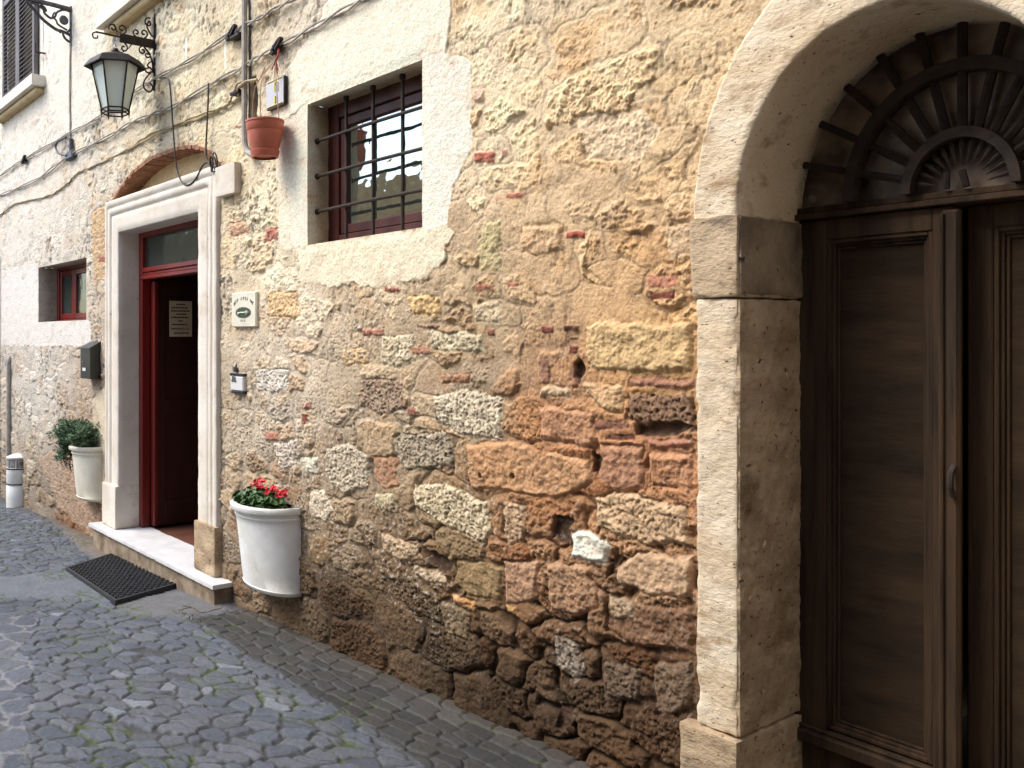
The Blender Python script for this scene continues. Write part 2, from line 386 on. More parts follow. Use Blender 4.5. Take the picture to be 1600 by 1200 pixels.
hs = prof*(.011+.016*ra)-rdg*.0085*(.6+.7*rb)+n1*.005+n2*.0065*(.5+rb)*att
deep = sst(-3.4, -2.6, X)*sst(1.3, .8, Z)
hm = .013+.008*(1-low)+.009*n3_+.006*fbm(X*6, Z*6, 59, 3)+.003*n1+.0016*n2*att - .006*deep
sel = sst(-.0025, .003, hs-hm)
h = np.maximum(hs, hm)
pal = np.array([[1.06, 1.02, .95], [.98, .88, .72], [.92, .92, .92], [.84, .66, .50], [1.2, 1.2, 1.16], [.80, .80, .80], [1.0, .93, .80], [.72, .60, .48]])
pc = pal[(rb*7.999).astype(int)]
pw = (.55+.25*low)[..., None]
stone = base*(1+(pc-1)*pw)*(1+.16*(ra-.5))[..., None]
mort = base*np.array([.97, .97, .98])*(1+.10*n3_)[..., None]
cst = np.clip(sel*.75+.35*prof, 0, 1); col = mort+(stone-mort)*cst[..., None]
# porous stones: dirt in their pits
por = sst(.45, .75, hsh(np.floor(ra*977), np.floor(rb*991), 3))*prof
nn = perlin(X*62, Z*70, 70)+.6*perlin(X*131, Z*140, 71)
pit = sst(.28, .62, nn)*(por*low*.9+.25*sst(.1, .5, n3_)+.08)
h = h-.006*pit*att; col = col*(1-.62*pit*(.4+.6*att))[..., None]
hl = sst(.25, .6, -nn)*por*low; col = col*(1+.35*hl)[..., None]; h = h+.003*hl*att
# worn streaky patches high on the wall
ws = sst(.02, .30, fbm(X*2.6, Z*2.0, 81, 3))*sst(.05, .5, perlin(X*22, Z*17, 83)+.6*perlin(X*60, Z*40, 84))*(1-low)
ws *= np.where(X < -4.0, 1., .5)
col = col*(1-.78*ws)[..., None]; h = h-.008*ws
jl = sst(.075, .0, e+.02*n2)*sst(-.5, .3, fbm(X*2.6, Z*2.6, 88, 3))*(1-.3*(1-low)); h = h-.0045*jl; col = col*(1-.30*jl)[..., None]
# joints washed out
gap = sst(.08, .0, e)*low*(.25+.75*deep)*sst(-.2, .3, fbm(X*1.7, Z*1.7, 90, 2)); h = h-.014*gap; col = col*(1-.42*gap)[..., None]
# dirt, moisture and painted-in shade at the foot and lower right, with a ragged edge
damp_shade = sst(.50, .02, Z-.05+.20*fbm(X*1.6, Z*2.4, 92, 4)+.06*perlin(X*12, Z*14, 93)-.25*sst(-3.6, -2.0, X)*sst(-1.2, -2.0, X)); col = col*(1-.36*damp_shade[..., None]*np.array([.9, 1, 1.06]))
# blotches
bl = fbm(X*5, Z*5.5, 95, 4, .6); col = col*(1+.20*bl)[..., None]
och = sst(.25, .5, fbm(X*3.2+3, Z*4, 97, 3))[..., None]*.35; col = col*(1-och+och*np.array([1.05, .86, .60]))

plm = np.zeros(X.shape)
def patch(pts, c, hgt, edge=.02, rough=.004, warp=.012, pits=0., blend=1., holes_=(), flat=False, pxs=True):
    global h, col
    P2 = [W(*p) for p in pts] if pxs else pts
    ax = np.array(P2); x0, z0 = ax.min(0)-.08; x1, z1 = ax.max(0)+.08
    i0, i1 = np.searchsorted(xs, [x0, x1]); j0, j1 = np.searchsorted(zs, [z0, z1]); S = (slice(j0, j1), slice(i0, i1))
    XX, ZZ = X[S], Z[S]; sdx = int((abs(x0)*131+abs(z0)*57)*10)
    sd_ = sdf(XX+warp*fbm(XX*11, ZZ*11, sdx, 3), ZZ+warp*fbm(XX*11+4, ZZ*11, sdx+1, 3), P2)
    m = sst(0, .006, sd_)*blend
    pr = sst(-.002, edge, sd_)
    nz = fbm(XX*14, ZZ*16, sdx+3, 4, .6)
    k = hm[S]*.75+hgt*.55*pr+rough*1.2*nz-.006*rdg[S]+rough*.8*n2[S]*att[:, S[1]]
    if hgt < 0: k = hgt*pr
    if flat: k = hgt+rough*nz; m = m*(.62+.38*sst(-.25, .1, fbm(XX*5, ZZ*5, sdx+41, 4)+sd_*2.5))
    elif hgt > 0 and pxs: m = m*(.25+.75*sst(-.42, -.05, fbm(XX*8, ZZ*8, sdx+21, 3)+sd_/.07))
    if flat: plm[S] = np.maximum(plm[S], m)
    cl = lin(c); cl = cl*.86+cl.mean()*.14; cc = cl*(1+(.12 if flat else .30)*nz+.10*n2[S])[..., None]
    if pits:
        n_ = perlin(XX*66, ZZ*75, sdx+7)+.6*perlin(XX*140, ZZ*150, sdx+8); pt = sst(.15, .55, n_)*pits
        k = k-.008*pt*att[:, S[1]]; cc = cc*(1-.6*pt)[..., None]; cc = cc*(1+.35*sst(.2, .6, -n_)*pits)[..., None]
    h[S] = h[S]*(1-m)+k*m; col[S] = col[S]*(1-m[..., None])+cc*m[..., None]
    if not flat:
        rim = sst(.016, .0, abs(sd_+.004))*sst(.5, -.3, perlin(XX*5, ZZ*5, sdx+11)); h[S] -= .005*rim*(.3+.7*deep[S]); col[S] *= (1-.30*rim*(.3+.7*deep[S]))[..., None]
    for (a, b, r) in holes_:
        x, z = W(a, b); dd = np.hypot(XX-x, ZZ-z); q = sst(r, r*.6, dd); h[S] -= .04*q; col[S] *= (1-.93*q)[..., None]

PL = (222, 214, 198)
# smooth plaster round the windows
patch([(432, 140), (540, -20), (720, -60), (706, 60), (700, 110), (668, 100), (667, 95), (485, 165), (486, 250), (430, 250)], (228, 214, 188), .024, flat=True, rough=.0018, warp=.012)
patch([(664, 90), (700, 80), (742, 100), (744, 230), (712, 300), (700, 380), (662, 360)], (214, 204, 186), .020, flat=True, rough=.0018, warp=.014)
patch([(434, 200), (487, 160), (487, 384), (448, 388), (440, 380)], (214, 202, 178), .020, flat=True, rough=.0018, warp=.02)
patch([(470, 386), (485, 380), (664, 354), (706, 350), (712, 372), (690, 425), (650, 440), (560, 448), (474, 440)], (212, 196, 164), .024, flat=True, rough=.003, warp=.03)
patch([(0, 540), (0, 420), (62, 410), (63, 503), (138, 498), (146, 500), (146, 540)], (222, 214, 205), .018, flat=True, rough=.0015, warp=.015)
patch([(0, 420), (0, 120), (95, 120), (105, 300), (62, 416)], (222, 212, 196), .020, flat=True, rough=.003, warp=.1, blend=.45)
patch([(66, 0), (160, -30), (250, 0), (165, 60), (160, 190), (118, 215), (72, 160)], (226, 217, 200), .022, flat=True, rough=.003, warp=.05, blend=.6)
patch([(146, 330), (172, 318), (168, 440), (150, 440)], (205, 168, 118), .014, pits=.4)
patch([(148, 620), (170, 600), (166, 790), (146, 780)], (214, 196, 162), .016, flat=True)
patch([(60, 720), (100, 690), (160, 800), (158, 850), (100, 800)], (176, 146, 118), .012, pits=.3, blend=.8)
# drips of lime under the cables
for (a, b, c_, d) in [(294, 60, 3, 60), (355, 52, 3, 58)]:
    patch([(a, b), (a+c_, b), (a+c_+1, b+d), (a, b+d)], (232, 226, 214), .022, flat=True, warp=.004)
# single stones seen in the photograph
ST = [
 ([(917, 508), (960, 500), (1090, 500), (1093, 575), (1040, 586), (960, 582), (925, 572)], (196, 160, 100), .030, .15),
 ([(818, 353), (888, 350), (886, 395), (840, 402), (820, 396)], (190, 152, 104), .024, 0),
 ([(915, 594), (982, 600), (981, 655), (955, 645), (920, 615)], (190, 150, 98), .028, .2),
 ([(985, 588), (1092, 590), (1092, 608), (985, 606)], (158, 108, 78), .022, 0),
 ([(985, 614), (1090, 614), (1092, 672), (1050, 676), (985, 655)], (132, 98, 68), .020, .8),
 ([(845, 632), (938, 642), (940, 700), (850, 688)], (176, 124, 80), .024, .2),
 ([(733, 692), (800, 688), (930, 716), (936, 755), (872, 784), (790, 768), (738, 764)], (182, 132, 80), .034, .12),
 ([(940, 694), (1012, 690), (1013, 766), (965, 772), (938, 745)], (172, 120, 80), .028, .1),
 ([(1018, 706), (1092, 706), (1092, 766), (1018, 762)], (178, 122, 74), .030, .3),
 ([(1015, 684), (1092, 682), (1092, 702), (1015, 702)], (164, 108, 76), .024, 0),
 ([(932, 772), (985, 766), (1080, 788), (1086, 850), (1010, 852), (938, 822)], (190, 154, 110), .032, .6),
 ([(897, 828), (920, 826), (945, 836), (960, 852), (955, 882), (925, 876), (897, 870)], (228, 212, 190), .034, .1),
 ([(966, 882), (1000, 860), (1088, 868), (1090, 936), (1040, 934), (970, 916)], (186, 148, 106), .034, .15),
 ([(857, 877), (930, 880), (945, 950), (905, 964), (860, 955)], (170, 126, 84), .032, .35),
 ([(790, 872), (850, 876), (842, 942), (792, 946)], (172, 128, 90), .026, .2),
 ([(950, 930), (1040, 942), (1090, 948), (1090, 1020), (1000, 1010), (950, 985)], (130, 92, 60), .028, .3),
 ([(952, 925), (1000, 930), (1000, 970), (960, 972)], (180, 150, 112), .030, .4),
 ([(865, 985), (905, 1000), (922, 1050), (900, 1068), (872, 1040)], (150, 134, 116), .024, .8),
 ([(1020, 1030), (1090, 1030), (1090, 1110), (1030, 1115)], (118, 92, 66), .026, .4),
 ([(940, 1030), (1010, 1040), (1005, 1100), (945, 1090)], (110, 88, 66), .022, .6),
 ([(682, 618), (735, 606), (792, 620), (792, 690), (730, 682), (690, 660)], (188, 172, 142), .024, .8),
 ([(618, 678), (700, 672), (716, 700), (712, 730), (640, 735), (620, 715)], (152, 136, 110), .022, .9),
 ([(512, 700), (545, 690), (582, 710), (580, 760), (545, 775), (514, 748)], (176, 160, 134), .026, .8),
 ([(650, 757), (700, 752), (765, 785), (776, 830), (760, 848), (700, 825), (652, 790)], (188, 168, 130), .030, .8),
 ([(790, 780), (825, 786), (826, 845), (800, 855), (790, 830)], (178, 144, 106), .026, .6),
 ([(485, 765), (510, 765), (528, 800), (515, 818), (490, 808)], (196, 178, 150), .026, .5),
 ([(590, 770), (620, 768), (624, 790), (600, 800), (585, 788)], (182, 166, 124), .026, .3),
 ([(585, 710), (625, 712), (628, 762), (600, 765), (585, 745)], (162, 118, 82), .022, .1),
 ([(430, 690), (470, 685), (470, 730), (440, 738)], (182, 168, 150), .022, .9),
 ([(470, 712), (500, 712), (502, 742), (475, 748)], (190, 182, 158), .024, .5),
 ([(568, 590), (636, 590), (640, 640), (600, 650), (565, 635)], (150, 124, 98), .020, .8),
 ([(600, 525), (650, 520), (660, 560), (630, 580), (600, 570)], (190, 172, 136), .020, .6),
 ([(540, 545), (580, 540), (582, 570), (545, 575)], (196, 162, 112), .020, .5),
 ([(674, 515), (760, 520), (764, 552), (700, 552), (676, 545)], (186, 170, 132), .022, .5),
 ([(692, 582), (742, 580), (738, 600), (695, 600)], (158, 112, 74), .020, .3),
 ([(640, 460), (692, 462), (694, 492), (650, 494)], (202, 164, 96), .018, .3),
 ([(420, 455), (470, 455), (470, 500), (425, 495)], (206, 168, 112), .018, .5),
 ([(404, 575), (455, 575), (456, 615), (405, 612)], (192, 182, 168), .018, .8),
 ([(362, 348), (390, 345), (392, 365), (364, 372)], (196, 148, 108), .018, .2),
 ([(420, 358), (440, 355), (440, 378), (420, 378)], (168, 96, 74), .016, .3),
 ([(760, 345), (790, 345), (788, 430), (752, 425), (750, 390)], (178, 160, 108), .014, 0),
 ([(600, 830), (655, 850), (660, 870), (630, 880), (600, 860)], (182, 152, 112), .028, .6),
 ([(648, 880), (700, 895), (706, 915), (672, 912), (650, 900)], (186, 160, 124), .028, .6),
 ([(715, 870), (790, 880), (790, 940), (735, 935), (712, 905)], (146, 118, 72), .026, .2),
 ([(700, 922), (748, 938), (752, 950), (715, 945)], (190, 136, 66), .024, .1),
 ([(790, 938), (812, 946), (810, 962), (792, 956)], (190, 140, 74), .022, .1),
 ([(690, 935), (740, 955), (735, 1005), (700, 990)], (128, 106, 74), .024, .4),
 ([(1045, 350), (1090, 345), (1090, 400), (1050, 405)], (196, 162, 118), .018, .2),
 ([(850, 600), (900, 605), (905, 625), (850, 622)], (190, 158, 116), .022, .2),
 ([(520, 850), (560, 870), (555, 900), (525, 890)], (140, 118, 90), .024, .6),
 ([(740, 470), (790, 470), (790, 505), (745, 505)], (186, 164, 126), .016, .3),
 ([(900, 180), (1010, 170), (1040, 200), (1000, 260), (920, 250)], (204, 176, 136), .006, .2),
]
for (pts, c, hg, pt) in ST: patch(pts, c, hg, pits=pt, holes_=[(757, 743, .012), (808, 743, .012)] if c == (182, 132, 80) else ())
BR = [((745, 238), (780, 256), (168, 88, 62)), ((790, 234), (800, 248), (170, 92, 66)), ((776, 302), (790, 320), (166, 96, 72)), ((796, 300), (828, 312), (160, 92, 70)), ((890, 362), (922, 374), (158, 66, 44)), ((1022, 455), (1062, 470), (108, 46, 30)),
 ((1016, 428), (1066, 450), (184, 118, 82)), ((850, 508), (872, 521), (130, 66, 46)), ((886, 508), (912, 520), (70, 34, 24)), ((895, 528), (910, 533), (64, 36, 26)), ((895, 538), (912, 552), (112, 56, 38)), ((748, 443), (778, 457), (156, 92, 66)), ((798, 438), (818, 448), (172, 112, 84)),
 ((606, 448), (630, 457), (142, 74, 52)), ((572, 512), (606, 525), (172, 110, 82)), ((474, 645), (484, 664), (132, 62, 44)), ((418, 674), (440, 688), (160, 100, 74)), ((640, 636), (656, 650), (142, 84, 62)), ((765, 512), (778, 524), (140, 86, 64)), ((655, 506), (690, 514), (128, 84, 68)), ((645, 540), (676, 554), (156, 104, 72)),
 ((470, 628), (492, 640), (150, 92, 70)), ((850, 520), (858, 530), (150, 92, 66)), ((935, 655), (990, 672), (132, 84, 62)), ((952, 676), (1000, 688), (110, 66, 48)), ((158, 400), (168, 410), (170, 92, 60)), ((745, 140), (762, 160), (196, 158, 132)), ((372, 195), (384, 200), (196, 130, 110)),
 ((848, 560), (866, 600), (140, 96, 70)), ((900, 570), (912, 604), (150, 104, 72)), ((380, 505), (398, 516), (185, 150, 120))]
for (a, b, c) in BR: patch([a, (b[0], a[1]), b, (a[0], b[1])], c, .018, edge=.008, rough=.002, warp=.008)
# ragged dark hollows between the stones
for pts in [[(1000, 660), (1060, 652), (1090, 668), (1060, 682), (1004, 676)], [(872, 800), (900, 812), (892, 850), (866, 846)], [(930, 700), (944, 712), (940, 745), (930, 735)], [(655, 850), (700, 865), (712, 905), (690, 895), (670, 870)], [(872, 1095), (895, 1110), (890, 1150), (870, 1140)], [(910, 555), (922, 575), (912, 600), (900, 590)], [(960, 870), (975, 860), (966, 900), (952, 905)]]:
    patch(pts, (84, 60, 42), -.006, edge=.02, warp=.02)
# recessed field under the relieving arch over the door
arc = [(172, 327), (195, 290), (220, 262), (250, 243), (285, 231), (310, 229), (330, 236), (348, 258), (352, 270)]
AW = [W(*p) for p in arc]
m_ = sdf(X[:, :], Z[:, :], AW+[(-4.6, 2.42), (-6.44, 2.42)]) if False else None
i0, i1 = np.searchsorted(xs, [-6.6, -4.4]); j0, j1 = np.searchsorted(zs, [2.3, 3.0]); S = (slice(j0, j1), slice(i0, i1))
sd_ = sdf(X[S], Z[S], AW+[(-4.6, 2.42), (-6.44, 2.42)]); mk = sst(-.003, .003, sd_)
h[S] = h[S]*(1-mk)+(-.13+.002*n1[S])*mk
tc_ = lin((212, 186, 142))*(1+.12*n1[S])[..., None]; col[S] = col[S]*(1-mk[..., None])+tc_*mk[..., None]
brk = sst(.05, .0, -sd_)*(sd_ < 0)*.45; col[S] = col[S]*(1-brk[..., None])+lin((196, 150, 112))*brk[..., None]
# box shaped niche behind the hanging pot
patch([(392, 124), (405, 121), (408, 195), (394, 198)], (96, 88, 80), -.09, edge=.004, warp=.008, rough=.006)
# calm the surface at the opening edges
for hh in (WIN, SWIN):
    dd = np.maximum(np.maximum(hh[0]-X, X-hh[1]), np.maximum(hh[2]-Z, Z-hh[3])); q = sst(.05, .0, dd); h = h*(1-q)+(.018+.003*n1)*q
fl1 = perlin(X*48, Z*52, 401)+.7*perlin(X*105, Z*110, 402); fm = sst(-.35, .25, fbm(X*2.3, Z*2.6, 403, 4))*(.35+.65*sst(-1.9, -3.0, X))*(1-.85*plm)
wf = sst(.35, .75, fl1)*fm; df = sst(.40, .80, -fl1)*fm
h = h-.0025*df*att+.002*wf*att; col = col*(1-.48*df)[..., None]; col = col+(np.array([.62, .58, .53])-col)*(.5*wf*sst(.0, .5, Z))[..., None]
mean_ = col.mean(-1, keepdims=True); sat = (.87+.0*low)[..., None]; col = mean_+(col-mean_)*sat
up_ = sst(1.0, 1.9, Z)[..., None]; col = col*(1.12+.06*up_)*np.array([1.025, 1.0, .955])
col = col*(1-.10*sst(-4.6, -6.4, X)+.20*sst(-5.0, -3.8, X)*sst(.35, 1.0, Z)*sst(3.2, 2.2, Z))[..., None]  # light balance put into the colour: left dimmed, middle brightened
col = np.clip(col*.90, .01, .80)
Y = -h
V = np.stack([X, Y, Z], -1).reshape(-1, 3); nr, nc = X.shape
CX_, CZ_ = (xs[1:]+xs[:-1])/2, (zs[1:]+zs[:-1])/2; FX, FZ = np.meshgrid(CX_, CZ_)
keep = np.ones(FX.shape, bool)
for hh in holes: keep &= ~((FX > hh[0]) & (FX < hh[1]) & (FZ > hh[2]) & (FZ < hh[3]))
gate = ((abs(FX-ACX) < ARX+.06) & (FZ < AZ)) | ((((FX-ACX)/(ARX+.06))**2+((FZ-AZ)/(ARZ+.1))**2 < 1) & (FZ >= AZ))
keep &= ~gate
F_ = gridfaces(nr, nc)[keep.ravel()]
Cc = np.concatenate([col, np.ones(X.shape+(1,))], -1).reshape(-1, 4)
# the sides of the window openings, continuing the wall surface inwards
VV = [V]; CCs = [Cc]; FFs = [F_]; nb = len(V)
def reveal(hh, depth, c):
    global nb
    ia, ib = np.searchsorted(xs, [hh[0]-1e-6, hh[1]-1e-6]); ja, jb = np.searchsorted(zs, [hh[2]-1e-6, hh[3]-1e-6])
    paths = [[(j, ia) for j in range(ja, jb+1)], [(j, ib) for j in range(ja, jb+1)], [(ja, i) for i in range(ia, ib+1)], [(jb, i) for i in range(ia, ib+1)]]
    nrm = [(1, 0), (-1, 0), (0, 1), (0, -1)]
    for pth, nm in zip(paths, nrm):
        j = np.array([p[0] for p in pth]); i = np.array([p[1] for p in pth]); n = len(j); ks = np.linspace(0, 1, 14)
        vv = []; cc = []
        for k in ks:
            yy = Y[j, i]*(1-k)+depth*k; nz = fbm((xs[i]+zs[j])*12, yy*30+k*0, 301, 4, .6)*.006*min(1, k*4)*(1-.9*(k == 1))
            vv.append(np.stack([xs[i]+nm[0]*nz, yy, zs[j]+nm[1]*nz], -1))
            c_ = lin(c)[None]*(1+.35*fbm((xs[i]+zs[j])*9, yy*9, 305, 4)[:, None]); m = min(1, k*3); cc.append(np.concatenate([col[j, i]*(1-m)+c_*m, np.ones((n, 1))], 1))
        VV.append(np.concatenate(vv)); CCs.append(np.clip(np.concatenate(cc), .01, .85)); FFs.append(gridfaces(14, n, nb)); nb += 14*n
reveal(WIN, .26, (176, 156, 128)); reveal(SWIN, .30, (150, 140, 128))
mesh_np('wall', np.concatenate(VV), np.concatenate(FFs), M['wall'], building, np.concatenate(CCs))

# ------------------------------------------------------------------ rough stone blocks
def rock(x0, x1, y0, y1, z0, z1, res=.01, r=.008, amp=.002, chip=.006, seed=1):
    Vs = []; Fs = []; n0 = 0
    lo = np.array([x0, y0, z0]); hi = np.array([x1, y1, z1])
    for ax in range(3):
        u, v = [a for a in range(3) if a != ax]
        nu = int(max(3, (hi[u]-lo[u])/res)); nv = int(max(3, (hi[v]-lo[v])/res))
        U, Vv = np.meshgrid(np.linspace(lo[u], hi[u], nu), np.linspace(lo[v], hi[v], nv))
        for s in (0, 1):
            p = np.zeros((U.size, 3)); p[:, u] = U.ravel(); p[:, v] = Vv.ravel(); p[:, ax] = hi[ax] if s else lo[ax]
            Vs.append(p); Fs.append(gridfaces(nv, nu, n0)); n0 += len(p)
    p = np.concatenate(Vs); f = np.concatenate(Fs)
    rr = np.clip(r+chip*sst(.15, .6, n3(p, seed, 9))*1.5+chip*.5*n3(p, seed+3, 30), .001, .05)[:, None]
    rr = np.minimum(rr, (hi-lo).min()*.45)
    q = np.minimum(np.maximum(p, lo+rr), hi-rr); d = p-q; L = np.linalg.norm(d, axis=1, keepdims=True)+1e-9
    p = q+d/L*rr+ (d/L)*(amp*n3(p, seed+7, 16)+amp*.5*n3(p, seed+8, 50))[:, None]
    return p, f
def rocks(name, specs, m, parent):
    Vs = []; Fs = []; n = 0
    for sp in specs:
        kw = sp[6] if len(sp) > 6 else {}
        p, f = rock(*sp[:6], **kw); Vs.append(p); Fs.append(f+n); n += len(p)
    return mesh_np(name, np.concatenate(Vs), np.concatenate(Fs), m, parent)

# ------------------------------------------------------------------ arched stone surround of the gate
surround = rocks('gate_surround', [(-1.578, -1.452, -.036, .34, .362, 1.640, dict(res=.007, r=.006, amp=.004, chip=.016, seed=11))], M['arch'], building)
rocks('pier', [(-.66, -.53, -.036, .34, .362, 1.640, dict(res=.02, seed=19))], M['arch'], surround)
rocks('impost', [(-1.596, -1.446, -.047, .345, 1.644, 1.884, dict(res=.007, r=.006, amp=.003, chip=.012, seed=12))], M['arch_worn'], surround)
rocks('impost', [(-.668, -.514, -.047, .345, 1.644, 1.884, dict(res=.02, seed=13))], M['arch_worn'], surround)
rocks('plinth', [(-1.618, -1.440, -.06, .345, -.2, .358, dict(res=.008, r=.006, amp=.005, chip=.016, seed=14))], M['arch_worn'], surround)
rocks('plinth', [(-.673, -.488, -.06, .345, -.2, .358, dict(res=.02, seed=15))], M['arch_worn'], surround)
M['jamb'] = mat('raw pitted stone', T(192, 170, 140), .95, c2=T(150, 128, 102), scale=6, bump=.008, bscale=38, spots=[(T(62, 48, 36), 34, .60, .68), (T(175, 165, 150), 60, .60, .70), (T(92, 74, 56), 3.2, .55, .75)], stretch=(1, 1, 1.6), spec=.15)
M['sooty'] = mat('smoke stained stone', T(160, 142, 118), .95, c2=T(98, 84, 70), scale=5, bump=.006, bscale=40, spots=[(T(165, 145, 120), 9, .6, .75), (T(40, 34, 28), 30, .62, .7)], spec=.15)
rocks('jamb_facing', [(-1.462, -1.446, -.030, .335, .365, 1.638, dict(res=.006, r=.004, amp=.006, chip=.010, seed=71))], M['jamb'], surround)
rocks('jamb_facing', [(-1.454, -1.440, -.035, .338, 1.65, 1.878, dict(res=.006, r=.004, amp=.004, chip=.008, seed=72))], M['sooty'], surround)
tt = np.linspace(-.02, math.pi+.02, 420)
def ring(t, rx, rz, y): return np.stack([ACX-rx*np.cos(t), np.full(t.shape, y), AZ+.0+rz*np.sin(t)], -1)
sec = []
for k in np.linspace(0, 1, 6): sec.append((ORX, ORZ, .03-.070*k))
for k in np.linspace(0, 1, 22)[1:]: sec.append((ORX+(ARX-ORX)*k, ORZ+(ARZ-ORZ)*k, -.040))
for k in np.linspace(0, 1, 40)[1:]: sec.append((ARX, ARZ, -.040+.378*k))
rg = [ring(tt, a, b, y) for (a, b, y) in sec]; Pg = np.concatenate(rg)
nse = n3(Pg, 31, 14)*.003+n3(Pg, 33, 45)*.0015
cen = np.array([ACX, 0, AZ]); dirn = (cen-Pg); dirn[:, 1] = 0; dirn /= np.linalg.norm(dirn, axis=1, keepdims=True)
Pg = Pg+dirn*nse[:, None]; Pg[:, 1] += nse*.8
ridx = np.repeat(np.arange(len(sec)), len(tt)); edge_ = np.exp(-((ridx-26)/1.3)**2); Pg[:, 1] += edge_*(.004+.006*np.clip(n3(Pg, 37, 22), 0, 1)); Pg = Pg-dirn*(edge_*(.004+.005*np.clip(n3(Pg, 38, 25), 0, 1)))[:, None]
mesh_np('arch_ring', Pg, gridfaces(len(sec), len(tt)), M['arch'], surround)

# ------------------------------------------------------------------ wooden gate
gy = .300
def leaf(name, x0, x1, y, px0, px1):
    b = MB()
    b.box(x0, px0, y, y+.05, .02, 1.885, .004); b.box(px1, x1, y, y+.05, .02, 1.885, .004)          # stiles
    b.box(px0, px1, y+.001, y+.05, 1.822, 1.885, .003); b.box(px0, px1, y+.001, y+.05, .02, .335, .003)  # rails
    o = b.build(name, M['wood'], building)
    pn = MB(); pn.box(px0+.001, px1-.001, y+.032, y+.048, .33, 1.83); 
    z = .42
    pn.build('panel', M['woodh'], o)
    mo = MB()
    for (k, wd, dp) in ((0, .012, .006), (1, .010, .016), (2, .008, .024)):
        a = k*.011
        mo.box(px0+a, px0+a+wd, y+dp, y+.040, .34+a, 1.822-a, .002); mo.box(px1-a-wd, px1-a, y+dp, y+.040, .34+a, 1.822-a, .002)
        mo.box(px0+a+wd, px1-a-wd, y+dp+.0005, y+.040, 1.822-a-wd, 1.822-a, .002); mo.box(px0+a+wd, px1-a-wd, y+dp+.0005, y+.040, .34+a, .34+a+wd, .002)
    mo.build('moulding', M['wood'], o)
    return o
g1 = leaf('gate_leaf', -1.50, -1.040, gy, -1.372, -1.092)
b = MB(); b.box(-1.066, -1.018, gy-.028, gy-.0005, .05, 1.872, .008); b.tube([(-1.058, gy-.030, .06), (-1.058, gy-.030, 1.86)], .007, 8); b.build('cover_strip', M['wood'], g1)
b = MB(); b.tube([(-1.030, gy-.028, 1.18), (-1.030, gy-.050, 1.16), (-1.030, gy-.052, 1.13), (-1.030, gy-.036, 1.10)], .008, 8); b.build('handle', M['rust'], g1)
g2 = leaf('gate_leaf', -1.030, -.62, gy+.052, -.972, -.70)
b = MB(); b.box(-1.50, -.62, gy-.022, gy+.09, 1.887, 1.905, .003); b.box(-1.50, -.62, gy-.008, gy+.09, 1.906, 1.925, .003)
b.build('transom', M['wood'], building)
b = MB(); b.box(-1.445, -1.07, gy-.03, gy-.001, .285, .325, .006); b.box(-1.445, -1.07, gy-.015, gy-.001, .326, .336, .003); b.build('weatherboard', M['wood'], g1)
b = MB(); b.box(-1.455, -.665, -.02, .36, -.1, .012, .006); b.build('gate_threshold', M['arch_worn'], building)
# dark room behind the gate
def shell(name, x0, x1, y0, y1, z0, z1, m, parent, front=True):
    b = MB(); t = .04
    b.box(x0-t, x0, y0, y1+t, z0-t, z1+t); b.box(x1, x1+t, y0, y1+t, z0-t, z1+t); b.box(x0, x1, y1, y1+t, z0, z1)
    b.box(x0, x1, y0, y1, z1, z1+t); o = b.build(name, m, parent)
    return o
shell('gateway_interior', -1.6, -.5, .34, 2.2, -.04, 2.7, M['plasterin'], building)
# fanlight over the gate
FXC, FZC, S_ = -1.017, 1.925, .83
fan = MB()
fy = .285
for rz, rad in ((.150, .028), (.33, .034)):
    rings = []
    for k in range(49):
        a = math.pi*k/48; ca, sa = math.cos(a), math.sin(a); r0, r1 = rz-rad*.5, rz+rad*.5
        rings.append([(FXC-r0*S_*ca, fy-.028, FZC+r0*sa), (FXC-r1*S_*ca, fy-.028, FZC+r1*sa), (FXC-r1*S_*ca, fy+.02, FZC+r1*sa), (FXC-r0*S_*ca, fy+.02, FZC+r0*sa)])
    fan.loft(rings, smooth=False)
fl = fan.build('fanlight', M['rust'], building)
for k in range(1, 12):
    a = math.pi*k/12; ca, sa = math.cos(a), math.sin(a); r1 = .56
    b = MB(); b.tube([(FXC-.15*S_*ca, fy+.004, FZC+.15*sa), (FXC-.318*S_*ca, fy+.004, FZC+.318*sa)], .012, 6); b.tube([(FXC-.338*S_*ca, fy+.004, FZC+.338*sa), (FXC-r1*S_*ca*1.02, fy+.004, FZC+r1*sa)], .012, 6)
    b.build('bar', M['rust'], fl)
b = MB()
for k in range(1, 14):
    a = math.pi*k/14; ca, sa = math.cos(a), math.sin(a)
    p0 = Vector((FXC-.07*S_*ca, fy, FZC+.07*sa)); p1 = Vector((FXC-.135*S_*ca, fy, FZC+.135*sa)); mid = (p0+p1)/2
    b.tube([p0, p0.lerp(p1, .35), p0.lerp(p1, .8), p1], [.001, .004, .0075, .003], 6)
b.tube([(FXC-.035, fy, FZC+.005), (FXC-.035, fy, FZC+.05)], .008, 6); b.tube([(FXC+.01, fy, FZC+.005), (FXC+.0, fy, FZC+.05)], .009, 6)
b.build('sunburst', M['rust'], fl)
b = MB(); b.lathe([(.0, 0), (.02, 0)], n=8) if False else None
ringv = [(FXC, fy+.035, FZC)]+[(FXC-.56*math.cos(math.pi*k/40), fy+.035, FZC-.01+.56*math.sin(math.pi*k/40)) for k in range(41)]
b = MB(); b.add(ringv+[(x, y+.006, z) for x, y, z in ringv], [(0, k, k+1) for k in range(1, 41)]+[(42, 42+k+1, 42+k) for k in range(1, 41)]); b.build('pane', M['dusty'], fl)

